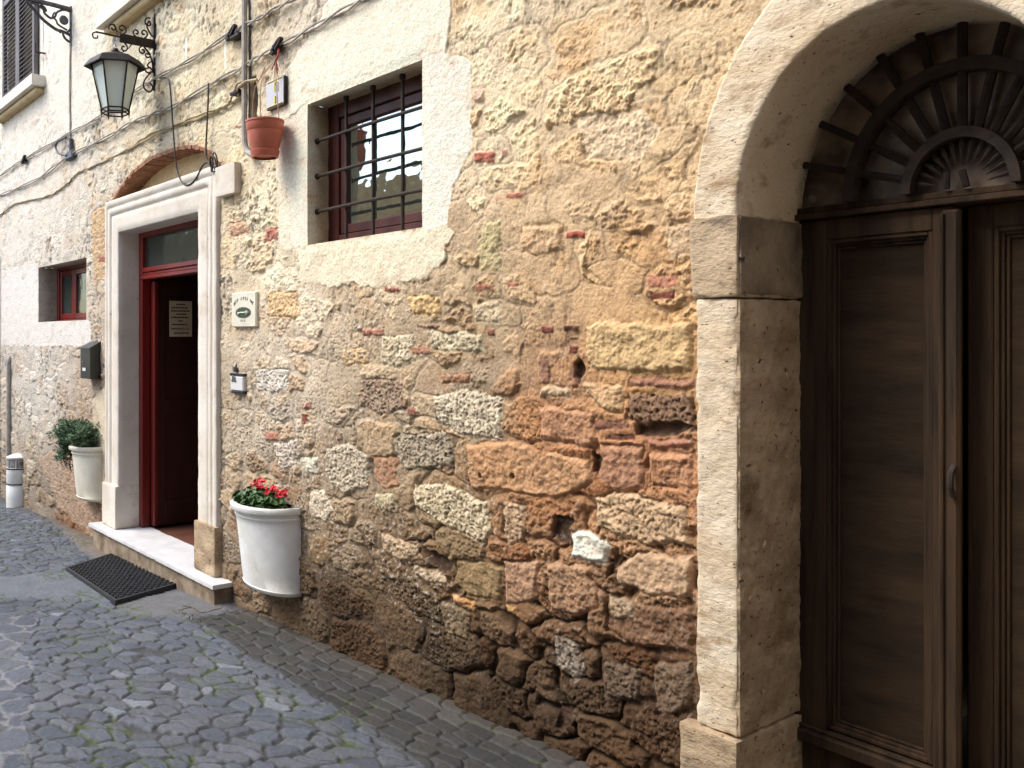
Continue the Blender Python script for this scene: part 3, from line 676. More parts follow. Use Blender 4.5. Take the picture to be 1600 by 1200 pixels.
# ------------------------------------------------------------------ doorway
x0, x1, zb, zt = DOOR[0], DOOR[1], .105, DOOR[3]
def sweep(prof, name, m, parent, x0, x1, zb, zt, seg=60):
    path = [('l', z) for z in np.linspace(zb, zt, seg)]+[('t', x) for x in np.linspace(0, 1, 40)[1:-1]]+[('r', z) for z in np.linspace(zt, zb, seg)]
    rows = []
    for kind, v in path:
        row = []
        for (u, o) in prof:
            if kind == 'l': row.append((x0-u, -o, v if v < zt else zt+u))
            elif kind == 'r': row.append((x1+u, -o, v if v < zt else zt+u))
            else: row.append(((x0-u)*(1-v)+(x1+u)*v, -o, zt+u))
        rows.append(row)
    P_ = np.array(rows).reshape(-1, 3)
    d = n3(P_, 41, 12)*.002+n3(P_, 43, 40)*.0012; P_[:, 1] += d; P_[:, 0] += d*.6
    return mesh_np(name, P_, gridfaces(len(rows), len(prof), flip=True), m, parent, smooth=False)
pf = [(0, -.16), (0, -.08), (0, .0), (0, .036), (.004, .040), (.05, .040), (.10, .040), (.125, .040), (.130, .034), (.140, .034), (.146, .044), (.165, .048), (.185, .048), (.190, .040), (.200, .040), (.206, .048), (.235, .050), (.245, .047), (.25, .044), (.25, .0), (.25, -.05)]
door_s = sweep(pf, 'door_surround', M['trav'], building, x0, x1, zb, zt)
rocks('plinth_block', [(x1-.006, x1+.262, -.066, .16, .105, .40, dict(res=.012, r=.006, seed=51))], M['jamb'], door_s)['label'] = 'stained base block of the door jamb'
rocks('plinth_block', [(x0-.262, x0+.006, -.066, .16, .105, .42, dict(res=.012, r=.006, seed=52))], M['trav'], door_s)
rocks('stone_block', [(-4.60, -4.37, -.065, .05, 2.345, 2.52, dict(res=.01, r=.004, amp=.001, chip=.003, seed=53))], M['trav'], building)
step = rocks('doorstep', [(-6.47, -4.50, -.125, .16, -.35, .072, dict(res=.012, r=.008, amp=.005, chip=.012, seed=54))], M['riser'], building)
rocks('marble_slab', [(-6.50, -4.48, -.145, .20, .074, .102, dict(res=.012, r=.005, amp=.001, chip=.006, seed=55))], M['marble'], step)
# brick soffit of the relieving arch
pts = crom([(x, 0, z) for x, z in AW], 5); b = MB(); n = len(pts)
for i in range(n-1):
    p, q = pts[i], pts[i+1]; j = .004*((i % 2))+.004*random.random(); t = (q-p).normalized(); nn_ = Vector((t.z, 0, -t.x))
    a0 = p+nn_*(-.004); a1 = q+nn_*(-.004); b0 = p+nn_*(.014+j); b1 = q+nn_*(.014+j); yf = -.022-.012*random.random()
    b.add([(a0.x, yf, a0.z), (a1.x, yf, a1.z), (b1.x, yf, b1.z), (b0.x, yf, b0.z), (a0.x, .13, a0.z), (a1.x, .13, a1.z), (b1.x, .13, b1.z), (b0.x, .13, b0.z)],
          [(0, 1, 2, 3), (4, 7, 6, 5), (0, 4, 5, 1), (3, 2, 6, 7), (0, 3, 7, 4), (1, 5, 6, 2)])
b.build('brick_arch', M['brick'], building)
# hall behind the door
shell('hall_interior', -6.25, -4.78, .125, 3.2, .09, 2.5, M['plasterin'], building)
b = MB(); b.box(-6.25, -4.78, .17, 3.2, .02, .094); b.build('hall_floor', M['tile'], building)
fy = .122
b = MB(); b.box(x0-.0, x0+.06, fy, fy+.07, .104, zt+.01, .006); b.box(x1-.06, x1, fy, fy+.07, .104, zt+.01, .006); b.box(x0+.06, x1-.06, fy+.001, fy+.07, zt-.035, zt+.01, .006)
ztr = W(260, 424, -.12)[1]
dfr = b.build('door_frame', M['red'], building)
zA = W(217, 420, -.12)[1]; zB = W(217, 438, -.12)[1]; print('transom bar', zA, zB)
b = MB(); b.box(x0+.06, x1-.06, fy-.012, fy+.07, zB, zB+.028, .005); b.box(x0+.06, x1-.06, fy+.004, fy+.07, zB+.029, zB+.052, .005); b.box(x0+.06, x1-.06, fy-.004, fy+.07, zB+.053, zA+.002, .005)
b.build('transom_bar', M['red'], dfr)
b = MB(); b.box(x0+.055, x1-.055, fy+.03, fy+.036, zA, zt-.03); b.build('transom_pane', M['paned'], dfr)
# the left leaf stands open at right angles into the hall
lx = -6.055
def door_leaf(name, xa, xb, side, parent):
    b = MB(); ya, yb = fy+.072, fy+.70
    b.box(xa, xb, ya, ya+.10, .112, zB-.004, .005); b.box(xa, xb, yb-.10, yb, .112, zB-.004, .005)
    for (a, c) in ((.112, .30), (.95, 1.05), (zB-.11, zB-.004)): b.box(xa+.001, xb-.001, ya+.10, yb-.10, a, c, .004)
    b.box(xa+.012, xb-.012, ya+.09, yb-.09, .29, zB-.10)
    return b.build(name, M['darkdoor'], parent)
dl = door_leaf('door_leaf', lx-.045, lx, 1, building); dl['label'] = 'dark red door leaf standing open into the hall, with a notice taped on it'
b = MB(); b.box(lx-.050, lx+.006, fy+.0715, fy+.115, .113, zB-.003, .01); b.build('edge_strip', M['red'], dl)
dr = door_leaf('door_leaf', x1-.085, x1-.04, -1, building)
# ------------------------------------------------------------------ barred window
def glazed(name, hh, dep, m_frame, m_pane, cols, fw, parent, sash=.045, bottom=0):
    X0, X1, Z0, Z1 = hh; b = MB()
    b.box(X0-.01, X0+fw, dep, dep+.06, Z0-.01, Z1+.01, .004); b.box(X1-fw, X1+.01, dep, dep+.06, Z0-.01, Z1+.01, .004)
    b.box(X0+fw, X1-fw, dep+.001, dep+.06, Z0-.01, Z0+fw*.6+bottom, .004); b.box(X0+fw, X1-fw, dep+.001, dep+.06, Z1-fw*.8, Z1+.01, .004)
    o = b.build(name, m_frame, parent)
    a0, a1 = X0+fw, X1-fw; zz0, zz1 = Z0+fw*.6+bottom, Z1-fw*.8; wd = (a1-a0)/cols
    for k in range(cols):
        s0, s1 = a0+k*wd+.002, a0+(k+1)*wd-.002; sb = MB()
        sb.box(s0, s0+sash, dep+.012, dep+.05, zz0+.002, zz1-.002, .005); sb.box(s1-sash, s1, dep+.012, dep+.05, zz0+.002, zz1-.002, .005)
        sb.box(s0+sash, s1-sash, dep+.013, dep+.05, zz0+.002, zz0+sash, .005); sb.box(s0+sash, s1-sash, dep+.013, dep+.05, zz1-sash, zz1-.002, .005)
        sb.build('casement', m_frame, o)
        pb = MB(); pb.box(s0+sash-.004, s1-sash+.004, dep+.030, dep+.034, zz0+sash-.004, zz1-sash+.004); pb.build('pane', m_pane, o)
    return o
bw = glazed('barred_window', WIN, .112, M['darkred'], M['pane'], 1, .085, building, .05)
b = MB(); b.box(WIN[0], WIN[1], .175, .19, WIN[2], WIN[3]); b.build('window_backing', M['blackbox'], bw)
by = .052
for px in (541, 583, 629):
    x = W(px, 250, -by)[0]; b = MB(); b.tube([(x, by, WIN[2]-.01), (x+.002, by, 2.3), (x, by, WIN[3]+.01)], .0085, 8); b.tube([(x, by, WIN[3]-.02), (x, by, WIN[3]+.01)], .014, 8); b.build('bar', M['rust'], bw)
for z in (W(500, 221, -by)[1], W(500, 276, -by)[1], W(500, 331, -by)[1]):
    b = MB(); b.tube([(WIN[0]-.01, by-.013, z), (-3.3, by-.014, z+.003), (WIN[1]+.01, by-.013, z)], .0085, 8); b.tube([(WIN[0]-.01, by-.013, z), (WIN[0]+.018, by-.013, z)], [.018, .012], 8); b.build('bar', M['rust'], bw)
sw = glazed('small_window', SWIN, .155, M['red'], M['paned'], 3, .04, building, .05)
b = MB(); b.box(SWIN[0], SWIN[1], .225, .24, SWIN[2], SWIN[3]); b.build('window_backing', M['blackbox'], sw)

# ------------------------------------------------------------------ shuttered windows on the upper floor
def shuttered(x0, x1, zs_, z1, proud, swing=0):
    sill = rocks('window_sill', [(x0-.24, x1+.17, -.15, .0, zs_-.10, zs_, dict(res=.02, r=.006, seed=61))], M['plaster'], None)
    wn = bpy.data.objects.new('shuttered_window', None); C.objects.link(wn); wn.parent = building; wn.location = Vector(((x0+x1)/2, 0, zs_))-building.location
    sill.parent = wn; sill.data.transform(Matrix.Translation(-(building.location+wn.location)))
    b = MB(); b.box(x0-.20, x1+.12, -.10, .0, zs_-.15, zs_-.102, .01); b.build('sill_moulding', M['gutter'], wn)
    b = MB(); b.box(x0-.10, x0-.004, -.028, .02, zs_+.002, z1+.1, .004); b.box(x1+.004, x1+.11, -.028, .02, zs_+.002, z1+.1, .004); b.box(x0-.004, x1+.004, -.028, .02, z1+.01, z1+.1, .004); b.build('window_surround', M['plaster'], wn)
    b = MB(); b.box(x0-.003, x1+.003, -.012, -.006, zs_+.004, z1); b.build('window_backing', M['blackbox'], wn)
    xm = (x0+x1)/2
    for (a, c) in ((x0, xm-.004), (xm+.004, x1)):
        f = .055; b = MB(); yf, yb = -.078, -.036
        b.box(a, a+f, yf, yb, zs_+.012, z1, .005); b.box(c-f, c, yf, yb, zs_+.012, z1, .005)
        rails = [(zs_+.012, zs_+.08), (z1-.07, z1)]
        if z1-zs_ > 1: rails.append((zs_+.98, zs_+1.04))
        for (p, q) in rails: b.box(a+f, c-f, yf+.001, yb, p, q, .004)
        sh = b.build('shutter', M['shutter'], wn)
        z = zs_+.10; s = MB()
        while z < z1-.09:
            if not (z1-zs_ > 1 and .95 < z-zs_ < 1.05):
                s.add([(a+f, yf+.004, z-.012), (c-f, yf+.004, z-.012), (c-f, yb-.004, z+.016), (a+f, yb-.004, z+.016), (a+f, yf+.004, z-.006), (c-f, yf+.004, z-.006), (c-f, yb-.004, z+.022), (a+f, yb-.004, z+.022)],
                      [(0, 1, 2, 3), (4, 7, 6, 5), (0, 4, 5, 1), (3, 2, 6, 7), (0, 3, 7, 4), (1, 5, 6, 2)])
            z += .042
        s.build('louvres', M['shutter'], sh)
    b = MB(); b.tube([(x1+.16, -.02, zs_+.20), (x1+.16, -.11, zs_+.20), (x1+.16, -.11, zs_+.28)], .008, 6); b.tube([(x1+.05, -.05, zs_+.20), (x1+.17, -.07, zs_+.20)], .006, 6); b.build('shutter_catch', M['iron'], wn)
    return wn
shuttered(-9.195, -8.105, 3.90, 5.9, .08)
shuttered(-6.10, -5.05, 3.93, 5.9, .08)

# ------------------------------------------------------------------ wall lantern
lxx = W(246, 69)[0]; lant = thing('wall_lantern', 'black iron lantern with frosted glass hanging from a scrolled wall bracket above the door', 'lantern', (lxx, 0, 3.2))
def BP(px, py, x=lxx): y, z = B(px, py, x); return (x, y, z)
def spiral(c, r0, turns, a0, x, sgn=1, k=26):
    return [(x, c[0]+r0*(1-.8*i/k)*math.cos(a0+sgn*turns*2*math.pi*i/k), c[1]+r0*(1-.8*i/k)*math.sin(a0+sgn*turns*2*math.pi*i/k)) for i in range(k+1)]
b = MB(); p0 = BP(244, 69); zc = p0[2]
ztop, zbot = W(246, 28)[1], W(246, 142)[1]
b.box(lxx-.012, lxx+.012, -.032, -.014, zbot, ztop, .002); b.tube([(lxx, -.02, ztop-.01), (lxx, -.02, ztop+.03)], [.011, .002], 6)
b.box(lxx-.007, lxx+.007, -.275, -.03, zc-.034, zc+.026, .003)
b.tube([(lxx, -.27, zc), (lxx, -.36, zc+.004), (lxx, -.44, zc+.004)], .006, 6)
b.tube(crom([(lxx, -.44, zc+.004), (lxx, -.462, zc-.012), (lxx, -.455, zc-.036), (lxx, -.43, zc-.034), (lxx, -.428, zc-.018)], 5), .005, 6)
brk_ = b.build('bracket', M['iron'], lant)
def one(p, r, m=None, par=None, nm='scroll'): q = MB(); q.tube(p, r, 6); q.build(nm, m or M['iron'], par or brk_)
def scroll(y, z, r, turns, a0, sg): one(spiral((y, z), r, turns, a0, lxx, sg), .0055)
scroll(-.258, zc+.058, .033, 1.1, -1.2, 1); scroll(-.322, zc+.052, .030, 1.1, -2.6, -1); one(crom([(lxx, -.29, zc+.028), (lxx, -.30, zc+.05), (lxx, -.312, zc+.078)], 4), .005)
scroll(-.100, zc+.058, .030, 1.1, -1.4, 1); scroll(-.155, zc+.052, .026, 1.1, -1.7, -1); scroll(-.245, zc-.066, .030, 1.1, 1.4, -1); scroll(-.11, zc-.062, .028, 1.1, 1.7, 1); scroll(-.075, zc-.085, .024, 1.2, 1.4, -1)
scroll(-.065, ztop-.045, .034, 1.1, 1.2, 1); one(crom([(lxx, -.03, zc+.045), (lxx, -.05, zc+.06), (lxx, -.078, zc+.11), (lxx, -.06, ztop-.03)], 5), .0055)
one(crom([(lxx, -.10, zc-.034), (lxx, -.060, zc-.075), (lxx, -.038, zc-.13), (lxx, -.034, zc-.20)], 6), .006)
one(crom([(lxx, -.04, zc-.12), (lxx, -.075, zc-.155), (lxx, -.035, zc-.185), (lxx, -.07, zc-.205), (lxx, -.09, zc-.185), (lxx, -.05, zc-.165)], 6), .0055)
one(crom([(lxx, -.05, zc-.20), (lxx, -.095, zc-.26), (lxx, -.10, zc-.31), (lxx, -.06, zc-.335), (lxx, -.035, zc-.30), (lxx, -.055, zc-.27)], 6), .0055)
ly = -.305
b = MB()
for k in range(4):
    zz = zc-.012-k*.034; rr = []
    for i in range(13):
        a = 2*math.pi*i/12; o_, v_ = .010*math.cos(a), .021*math.sin(a); rr.append((lxx+(o_ if k % 2 else 0), ly+(0 if k % 2 else o_), zz+v_))
    b.tube(rr, .0032, 5)
b.build('chain', M['chrome'], lant)
phi = math.atan2(-D-ly, 0-lxx); a0 = phi+math.pi/6
zE = 3.315; zT = 3.405; rb_, rt_ = .090, .155; zb_, zt_ = 3.035, 3.325
b = MB(); b.lathe([(.022, zT+.012), (.05, zT), (.165, zE+.05), (.205, zE+.002), (.205, zE-.004), (.160, zE+.034), (.02, zT-.02)], (lxx, ly), 6, a0=a0)
b.lathe([(.0, zT+.04), (.018, zT+.035), (.024, zT+.02), (.024, zT-.01)], (lxx, ly), 12)
b.build('lantern_roof', M['iron'], lant)
def hexp(r, z, k): a = a0+k*math.pi/3; return Vector((lxx+r*math.cos(a), ly+r*math.sin(a), z))
fr = MB()
for k in range(6):
    fr.tube([hexp(rt_, zt_, k), hexp(rb_, zb_, k)], .0065, 6)
    fr.tube([hexp(rb_, zb_, k), hexp(rb_, zb_-.012, k), hexp(rb_, zb_-.055, k)], [.007, .009, .001], 6)
    for (r, z) in ((rb_, zb_), (rb_*.98, zb_-.026), (rt_, zt_)): fr.tube([hexp(r, z, k), hexp(r, z, k+1)], .005, 6)
fr.build('lantern_frame', M['iron'], lant)
for k in range(6):
    g = MB(); q = [hexp(rt_-.008, zt_-.002, k), hexp(rt_-.008, zt_-.002, k+1), hexp(rb_-.006, zb_+.004, k+1), hexp(rb_-.006, zb_+.004, k)]
    c0 = Vector((lxx, ly, 0)); q2 = [Vector((lxx+(v.x-lxx)*.975, ly+(v.y-ly)*.975, v.z)) for v in q]
    g.add(q+q2, [(0, 1, 2, 3), (4, 7, 6, 5), (0, 4, 5, 1), (2, 6, 7, 3), (1, 5, 6, 2), (0, 3, 7, 4)]); g.build('glass_pane', M['lampglass'], lant)
b = MB(); b.tube(crom([(lxx, -.16, zc+.03), (lxx, -.2, zc-.05), (lxx, -.26, zc-.10), (lxx+.005, ly+.012, zT+.03)], 6), .004, 6); b.build('wire', M['cableb'], lant)

# ------------------------------------------------------------------ bracket at the upper left
ux = W(115, 40)[0]; ub = thing('wall_bracket', 'grey wrought iron lamp bracket beside the louvred shutters at top left', 'bracket', (ux, 0, 4.0))
def UP(a, c): return BP(a/5.714, c/5.714, ux)
b = MB(); b.box(ux-.014, ux+.014, -.034, -.010, W(114, 74)[1], W(114, 12)[1], .003); b.tube([UP(650, 90), UP(500, 50), UP(280, -5), UP(150, -40)], .02, 8); b.build('arm', M['greyiron'], ub)
one(crom([UP(240, 15), UP(300, 80), UP(360, 150), UP(420, 205), UP(500, 262), UP(570, 285), UP(645, 325)], 5), .013, M['greyiron'], ub)
one(crom([UP(560, 290), UP(575, 335), UP(620, 372), UP(655, 345), UP(630, 318)], 5), .010, M['greyiron'], ub); one(crom([UP(545, 295), UP(530, 280), UP(545, 270)], 4), .009, M['greyiron'], ub)
one(crom([UP(600, 290), UP(640, 240), UP(655, 170), UP(630, 110), UP(570, 88), UP(510, 110), UP(490, 150), UP(450, 160), UP(400, 120), UP(390, 90)], 6), .010, M['greyiron'], ub)
one(crom([UP(490, 110), UP(470, 145), UP(500, 180), UP(520, 220), UP(600, 270)], 5), .008, M['greyiron'], ub)
one(crom([UP(270, 20), UP(330, 45), UP(370, 70), UP(410, 100), UP(400, 70), UP(360, 40)], 5), .009, M['greyiron'], ub)
c_ = UP(570, 180); b = MB(); b.lathe([(0, -.008), (.036, -.008), (.040, 0), (.036, .008), (0, .008)], n=20)
b.v = [(c_[0]+z, c_[1]+x, c_[2]+y) for x, y, z in b.v]; b.build('rosette', M['greyiron'], ub)
b = MB(); z1 = W(113, 70)[1]; b.tube(crom([(ux+.01, -.03, z1), (ux-.01, -.03, z1-.3), (ux, -.03, z1-.7), (ux, -.03, W(113, 236)[1])], 4), .009, 6); b.build('conduit', M['cable'], ub)

# ------------------------------------------------------------------ cables on the wall
def cable(name, pts, r, m, label, off=.035, twist=0, cat='cable', wob=.0):
    p3 = [(W(a, c, off)[0], -off, W(a, c, off)[1]) for a, c in pts]; c = crom(p3, 14); b = MB()
    if twist:
        for s in (0, 1):
            b.tube([Vector((q.x, q.y-(twist*math.cos(i*.3+s*math.pi)), q.z+twist*math.sin(i*.3+s*math.pi))) for i, q in enumerate(c)], r, 6)
    else: b.tube([Vector((q.x, q.y+wob*math.sin(i*1.3), q.z+wob*math.cos(i*.9))) for i, q in enumerate(c)], r, 6)
    o = b.build(name, m); tag(o, label, cat); return o
cable('cable', [(-12, 285), (12, 266), (36, 250), (100, 213), (160, 180), (200, 150), (245, 121), (300, 92), (356, 54)], .0055, M['cable'], 'upper twisted grey cable running behind the lantern to the vertical pipe', .04, .008)
cable('cable', [(356, 54), (368, 52), (374, 44), (400, 31), (430, 14), (470, -8)], .006, M['cable'], 'short grey cable climbing from the pipe to the top edge', .045, .008)
cable('cable', [(-12, 310), (8, 302), (60, 279), (105, 246), (170, 213), (205, 192), (240, 178), (268, 168), (330, 131), (382, 104), (400, 92), (430, 76), (480, 48), (540, 14), (590, -14)], .006, M['cable'], 'thick double grey cable crossing the wall above the hanging pot', .04, .010)
cable('cable', [(-12, 344), (8, 330), (25, 318), (75, 306), (104, 288), (122, 270), (150, 258), (200, 233), (240, 207), (300, 189), (345, 170), (380, 150)], .008, M['cabley'], 'yellowed cable sagging towards the brick arch over the door', .03, wob=.003)
cable('cable', [(200, 234), (245, 210), (300, 184), (345, 168), (358, 160), (366, 142), (372, 130), (384, 128), (396, 130)], .006, M['cabley'], 'thin yellow cable looping up beside the vertical pipe', .036, wob=.002)
cable('hanging_wire', [(250, 122), (262, 122), (266, 140), (269, 180), (273, 235), (276, 262), (283, 282), (291, 289), (300, 286), (308, 276), (316, 260), (325, 253), (333, 259), (340, 262)], .006, M['cableb'], 'thin black wire hanging in a loop over the door lintel', .05, cat='wire')
cable('hanging_wire', [(326, 130), (325, 165), (323, 205), (322, 240), (327, 256), (338, 262)], .006, M['cableb'], 'straight thin black wire dropping from the double cable to a small coil', .05, cat='wire')
b = MB()
for (a, c, r, ph) in ((333, 256, .045, 0), (336, 252, .05, .8), (331, 259, .035, 1.7)):
    x, z = W(a, c, .06); b.tube([(x+r*math.cos(t*.4)*.8, -.06-.01*math.sin(t*.4+ph), z+r*math.sin(t*.4)) for t in range(17)], .005, 5)
tag(b.build('wire_coil', M['cableb']), 'small coil of black wire at the right end of the door arch', 'wire')
b = MB(); q = [(W(382, y, .05)[0], -.05, W(382, y, .05)[1]) for y in (-40, 40, 100, 160, 215)]+[(W(386, 236, .05)[0], -.05, W(386, 236, .05)[1]), (W(397, 243, .05)[0], -.05, W(397, 243, .05)[1])]
cc_ = crom(q, 5); b.tube(cc_, .017, 8); pp = b.build('vertical_pipe', M['cable']); tag(pp, 'grey vertical conduit pipe bending towards the hanging pot', 'pipe')
b = MB(); b.tube([Vector((v.x+.022, v.y+.02, v.z)) for v in cc_[:-6]], .006, 6); b.build('wire', M['cableb'], pp)
for z in (3.22, 3.58, 2.9):
    b = MB(); b.box(-4.385-.03, -4.345+.03, -.072, -.02, z, z+.018, .003); b.build('clamp', M['iron'], pp)
b = MB(); x, z = W(386, 129, .07); b.tube([(x-.12, -.06, z+.0), (x, -.075, z+.004), (x+.09, -.06, z-.006)], .010, 6); b.tube([(x-.11, -.06, z+.0), (x-.13, -.05, z-.04)], .007, 6); tag(b.build('tie_strap', M['cabley']), 'yellow strap tied round the vertical pipe', 'strap')
# cable anchors
for (a, c, lab) in [(37, 250, 'black knotted cable anchor at the far left of the upper cable'), (361, 53, 'dark twisted cable anchor left of the pipe at the top'), (431, 74, 'dark hook on the double cable above the hanging pot')]:
    x, z = W(a, c, .05); b = MB()
    for k in range(3):
        b.tube([(x+.045*math.cos(t*.5+k)+.01*k, -.04-.012*k, z+.03*math.sin(t*.5+k*2)) for t in range(13)], .008, 5)
    b.tube([(x-.05, -.05, z-.02), (x+.06, -.05, z+.03)], .012, 6); b.tube([(x, 0, z), (x, -.07, z)], .01, 6); tag(b.build('cable_anchor', M['iron']), lab, 'anchor', 'cable anchors on the wall')
b = MB(); pts = [(103, 215), (92, 220), (87, 229), (91, 239), (104, 243)]; b.tube(crom([(W(a, c, .06)[0], -.06, W(a, c, .06)[1]) for a, c in pts], 5), .010, 6)
x, z = W(110, 240, .04); b.box(x-.09, x+.09, -.06, -.01, z-.05, z+.02, .01); b.tube([(x+.02, -.04, z), (x+.02, -.04, z+.12)], .02, 8); tag(b.build('junction_box', M['greyiron']), 'small dark junction box under the grey bracket, with a curled cable', 'junction box')

# ------------------------------------------------------------------ hanging terracotta pot
hx, hz = W(419, 190, .11); hp = thing('hanging_pot', 'terracotta coloured flower pot hanging by strings beside the lintel', 'flower pot', (hx, -.11, hz-.25))
t_ = (-hx*CA+(D-.11)*SA)/fpx; r_ = 30*t_; hh_ = 58*t_; z0 = hz-hh_*.93
b = MB(); cxy = (hx, -.11-.02)
b.lathe([(0, z0+.004), (r_*.62, z0), (r_*.64, z0+.008), (r_*.80, z0+hh_*.28), (r_*.93, z0+hh_*.62), (r_*.93, z0+hh_*.64), (r_*.965, z0+hh_*.66), (r_*.985, z0+hh_*.88), (r_*.96, z0+hh_*.88), (r_*.86, z0+hh_*.6), (0, z0+hh_*.55)], cxy, 40)
b.build('bowl', M['terra'], hp)
b = MB(); b.lathe([(r_*.97, z0+hh_*.87), (r_*1.02, z0+hh_*.88), (r_*1.02, z0+hh_*.93), (r_*.96, z0+hh_*.94), (r_*.95, z0+hh_*.87)], cxy, 40); b.build('rim', M['terra'], hp)
b = MB(); b.lathe([(r_*.60, z0-.012), (r_*.70, z0-.010), (r_*.78, z0+.022), (r_*.76, z0+.024), (r_*.66, z0-.002)], cxy, 40); b.build('foot_ring', M['terra'], hp)
kx, kz = W(431, 92, .07)
b = MB()
for (dx, dy) in ((-.75, -.3), (.55, -.6), (.6, .5)): b.tube(crom([(kx, -.07, kz), (hx+dx*r_*.8, -.13+dy*r_*.8, z0+hh_*1.9), (hx+dx*r_, -.13+dy*r_, z0+hh_*.9)], 3), .0028, 5)
b.build('string', M['string'], hp)
b = MB(); b.tube(crom([(kx-.01, -.065, kz-.03), (kx+.012, -.07, kz-.06), (kx-.006, -.07, kz-.02), (kx+.02, -.07, kz+.01), (kx, -.05, kz+.06)], 5), .006, 6)
for k in range(7): b.tube([(kx, -.07, kz), (kx+.04*math.sin(k*1.7), -.075, kz-.05-.03*(k % 3))], .002, 4)
b.build('cord_knot', M['redstring'], hp)

# ------------------------------------------------------------------ number tile, plaque, bell, mailbox, notice
xa, za = W(426, 131); xb, zb2 = W(455, 163); tl = thing('number_tile', 'bluish glazed house number tile with yellow marks, partly behind the hanging strings', 'number tile', (xa, -.03, zb2))
b = MB(); b.box(xa, xb, -.045, -.026, zb2, za, .006); b.build('tile', M['bluegrey'], tl)
b = MB()
def stroke(pts, y, r): b.tube([(xa+(xb-xa)*u, y, zb2+(za-zb2)*v) for u, v in pts], r, 5)
stroke([(.52, .52), (.52, .82), (.60, .88), (.68, .82), (.68, .52)], -.046, .004); stroke([(.55, .12), (.55, .36)], -.046, .007); stroke([(.1, .93), (.9, .93)], -.046, .003); stroke([(.1, .06), (.9, .06)], -.046, .003)
b.build('marking', M['yellow'], tl)
b = MB(); b.box(xb+.001, xb+.006, -.048, -.026, zb2, za-.01); b.box(xa+.02, xb, -.047, -.026, zb2-.006, zb2-.001); b.build('tile_edge', M['iron'], tl)

xa, za = W(362, 458, .04); xb, zb2 = W(400, 511, .04); pq = thing('wall_plaque', 'cream ceramic plaque with a green oval emblem to the right of the doorway', 'sign', (xa, -.02, zb2))
b = MB(); b.box(xa, xb, -.042, -.006, zb2, za, .006); b.build('plate', M['ceramic'], pq)
wd, ht = xb-xa, za-zb2; ex, ez = xa+wd*.50, zb2+ht*.42
def disc(b, x, z, rx, rz, y0, y1, n=32):
    v = [(x+rx*math.cos(2*math.pi*k/n), y, z+rz*math.sin(2*math.pi*k/n)) for y in (y0, y1) for k in range(n)]
    b.add(v, [tuple(range(n)), tuple(range(n, 2*n))]+[(k, (k+1) % n, n+(k+1) % n, n+k) for k in range(n)])
b = MB(); disc(b, ex, ez, wd*.31, ht*.155, -.0445, -.04); b.build('emblem_border', M['ink'], pq)
b = MB(); disc(b, ex, ez, wd*.265, ht*.125, -.0455, -.0446); b.build('emblem', M['green'], pq)
b = MB(); b.tube(crom([(ex-wd*.2, -.047, ez-ht*.03), (ex-wd*.1, -.047, ez), (ex+wd*.08, -.047, ez), (ex+wd*.18, -.047, ez+ht*.05)], 5), [.004]*16, 6); b.tube([(ex+wd*.16, -.047, ez-ht*.04), (ex+wd*.20, -.047, ez+ht*.02)], .009, 6); b.tube([(ex-wd*.19, -.047, ez+ht*.02), (ex-wd*.17, -.047, ez-ht*.06)], .005, 6); b.build('figure', M['ceramic'], pq)
b = MB()
for k in range(13):
    a = math.pi*(.90-.80*k/12); x = ex+wd*.40*math.cos(a); z = ez+ht*.18+ht*.22*math.sin(a)
    if k in (4, 9): continue
    b = MB(); b.box(x-.0030, x+.0030, -.0435, -.0415, z-.009, z+.009)
    if k % 3 == 0: b.box(x+.0031, x+.010, -.0435, -.0415, z+.004, z+.009)
    if k % 3 == 1: b.box(x+.0031, x+.009, -.0435, -.0415, z-.009, z-.004)
    b.build('letter', M['ink'], pq)
for k in range(3): b = MB(); b.box(ex-.026+k*.02, ex-.020+k*.02, -.0435, -.0415, zb2+ht*.16, zb2+ht*.22); b.build('letter', M['ink'], pq)


xa, za = W(357, 587, .05); xb, zb2 = W(377, 612, .05); bl_ = thing('doorbell', 'small white doorbell box with black ends beside the right door jamb', 'doorbell', (xa, -.02, zb2))
b = MB(); b.box(xa, xb, -.040, -.008, zb2, za, .006); b.build('cover', M['plastic'], bl_)
b = MB(); b.box(xa-.004, xb+.001, -.041, -.006, za+.001, za+.016, .003); b.build('top_cap', M['blackbox'], bl_)
b = MB(); b.box(xa+.01, xb+.001, -.040, -.006, zb2-.014, zb2-.001, .003); b.build('bottom_cap', M['blackbox'], bl_)
b = MB(); b.box(xa+.02, xa+.075, -.0435, -.0395, zb2+.05, za-.02, .002); b.box(xa+.03, xa+.065, -.0455, -.0436, zb2+.06, zb2+.085, .001); b.build('button', M['chrome'], bl_)
b = MB(); b.tube([(xa+.04, -.03, za+.022), (xa+.04, -.03, za+.05)], [.012, .016], 8); b.tube([(xa+.04, -.03, za+.05), (xa+.04, -.01, za+.09)], .006, 6); b.build('finial', M['chrome'], bl_)

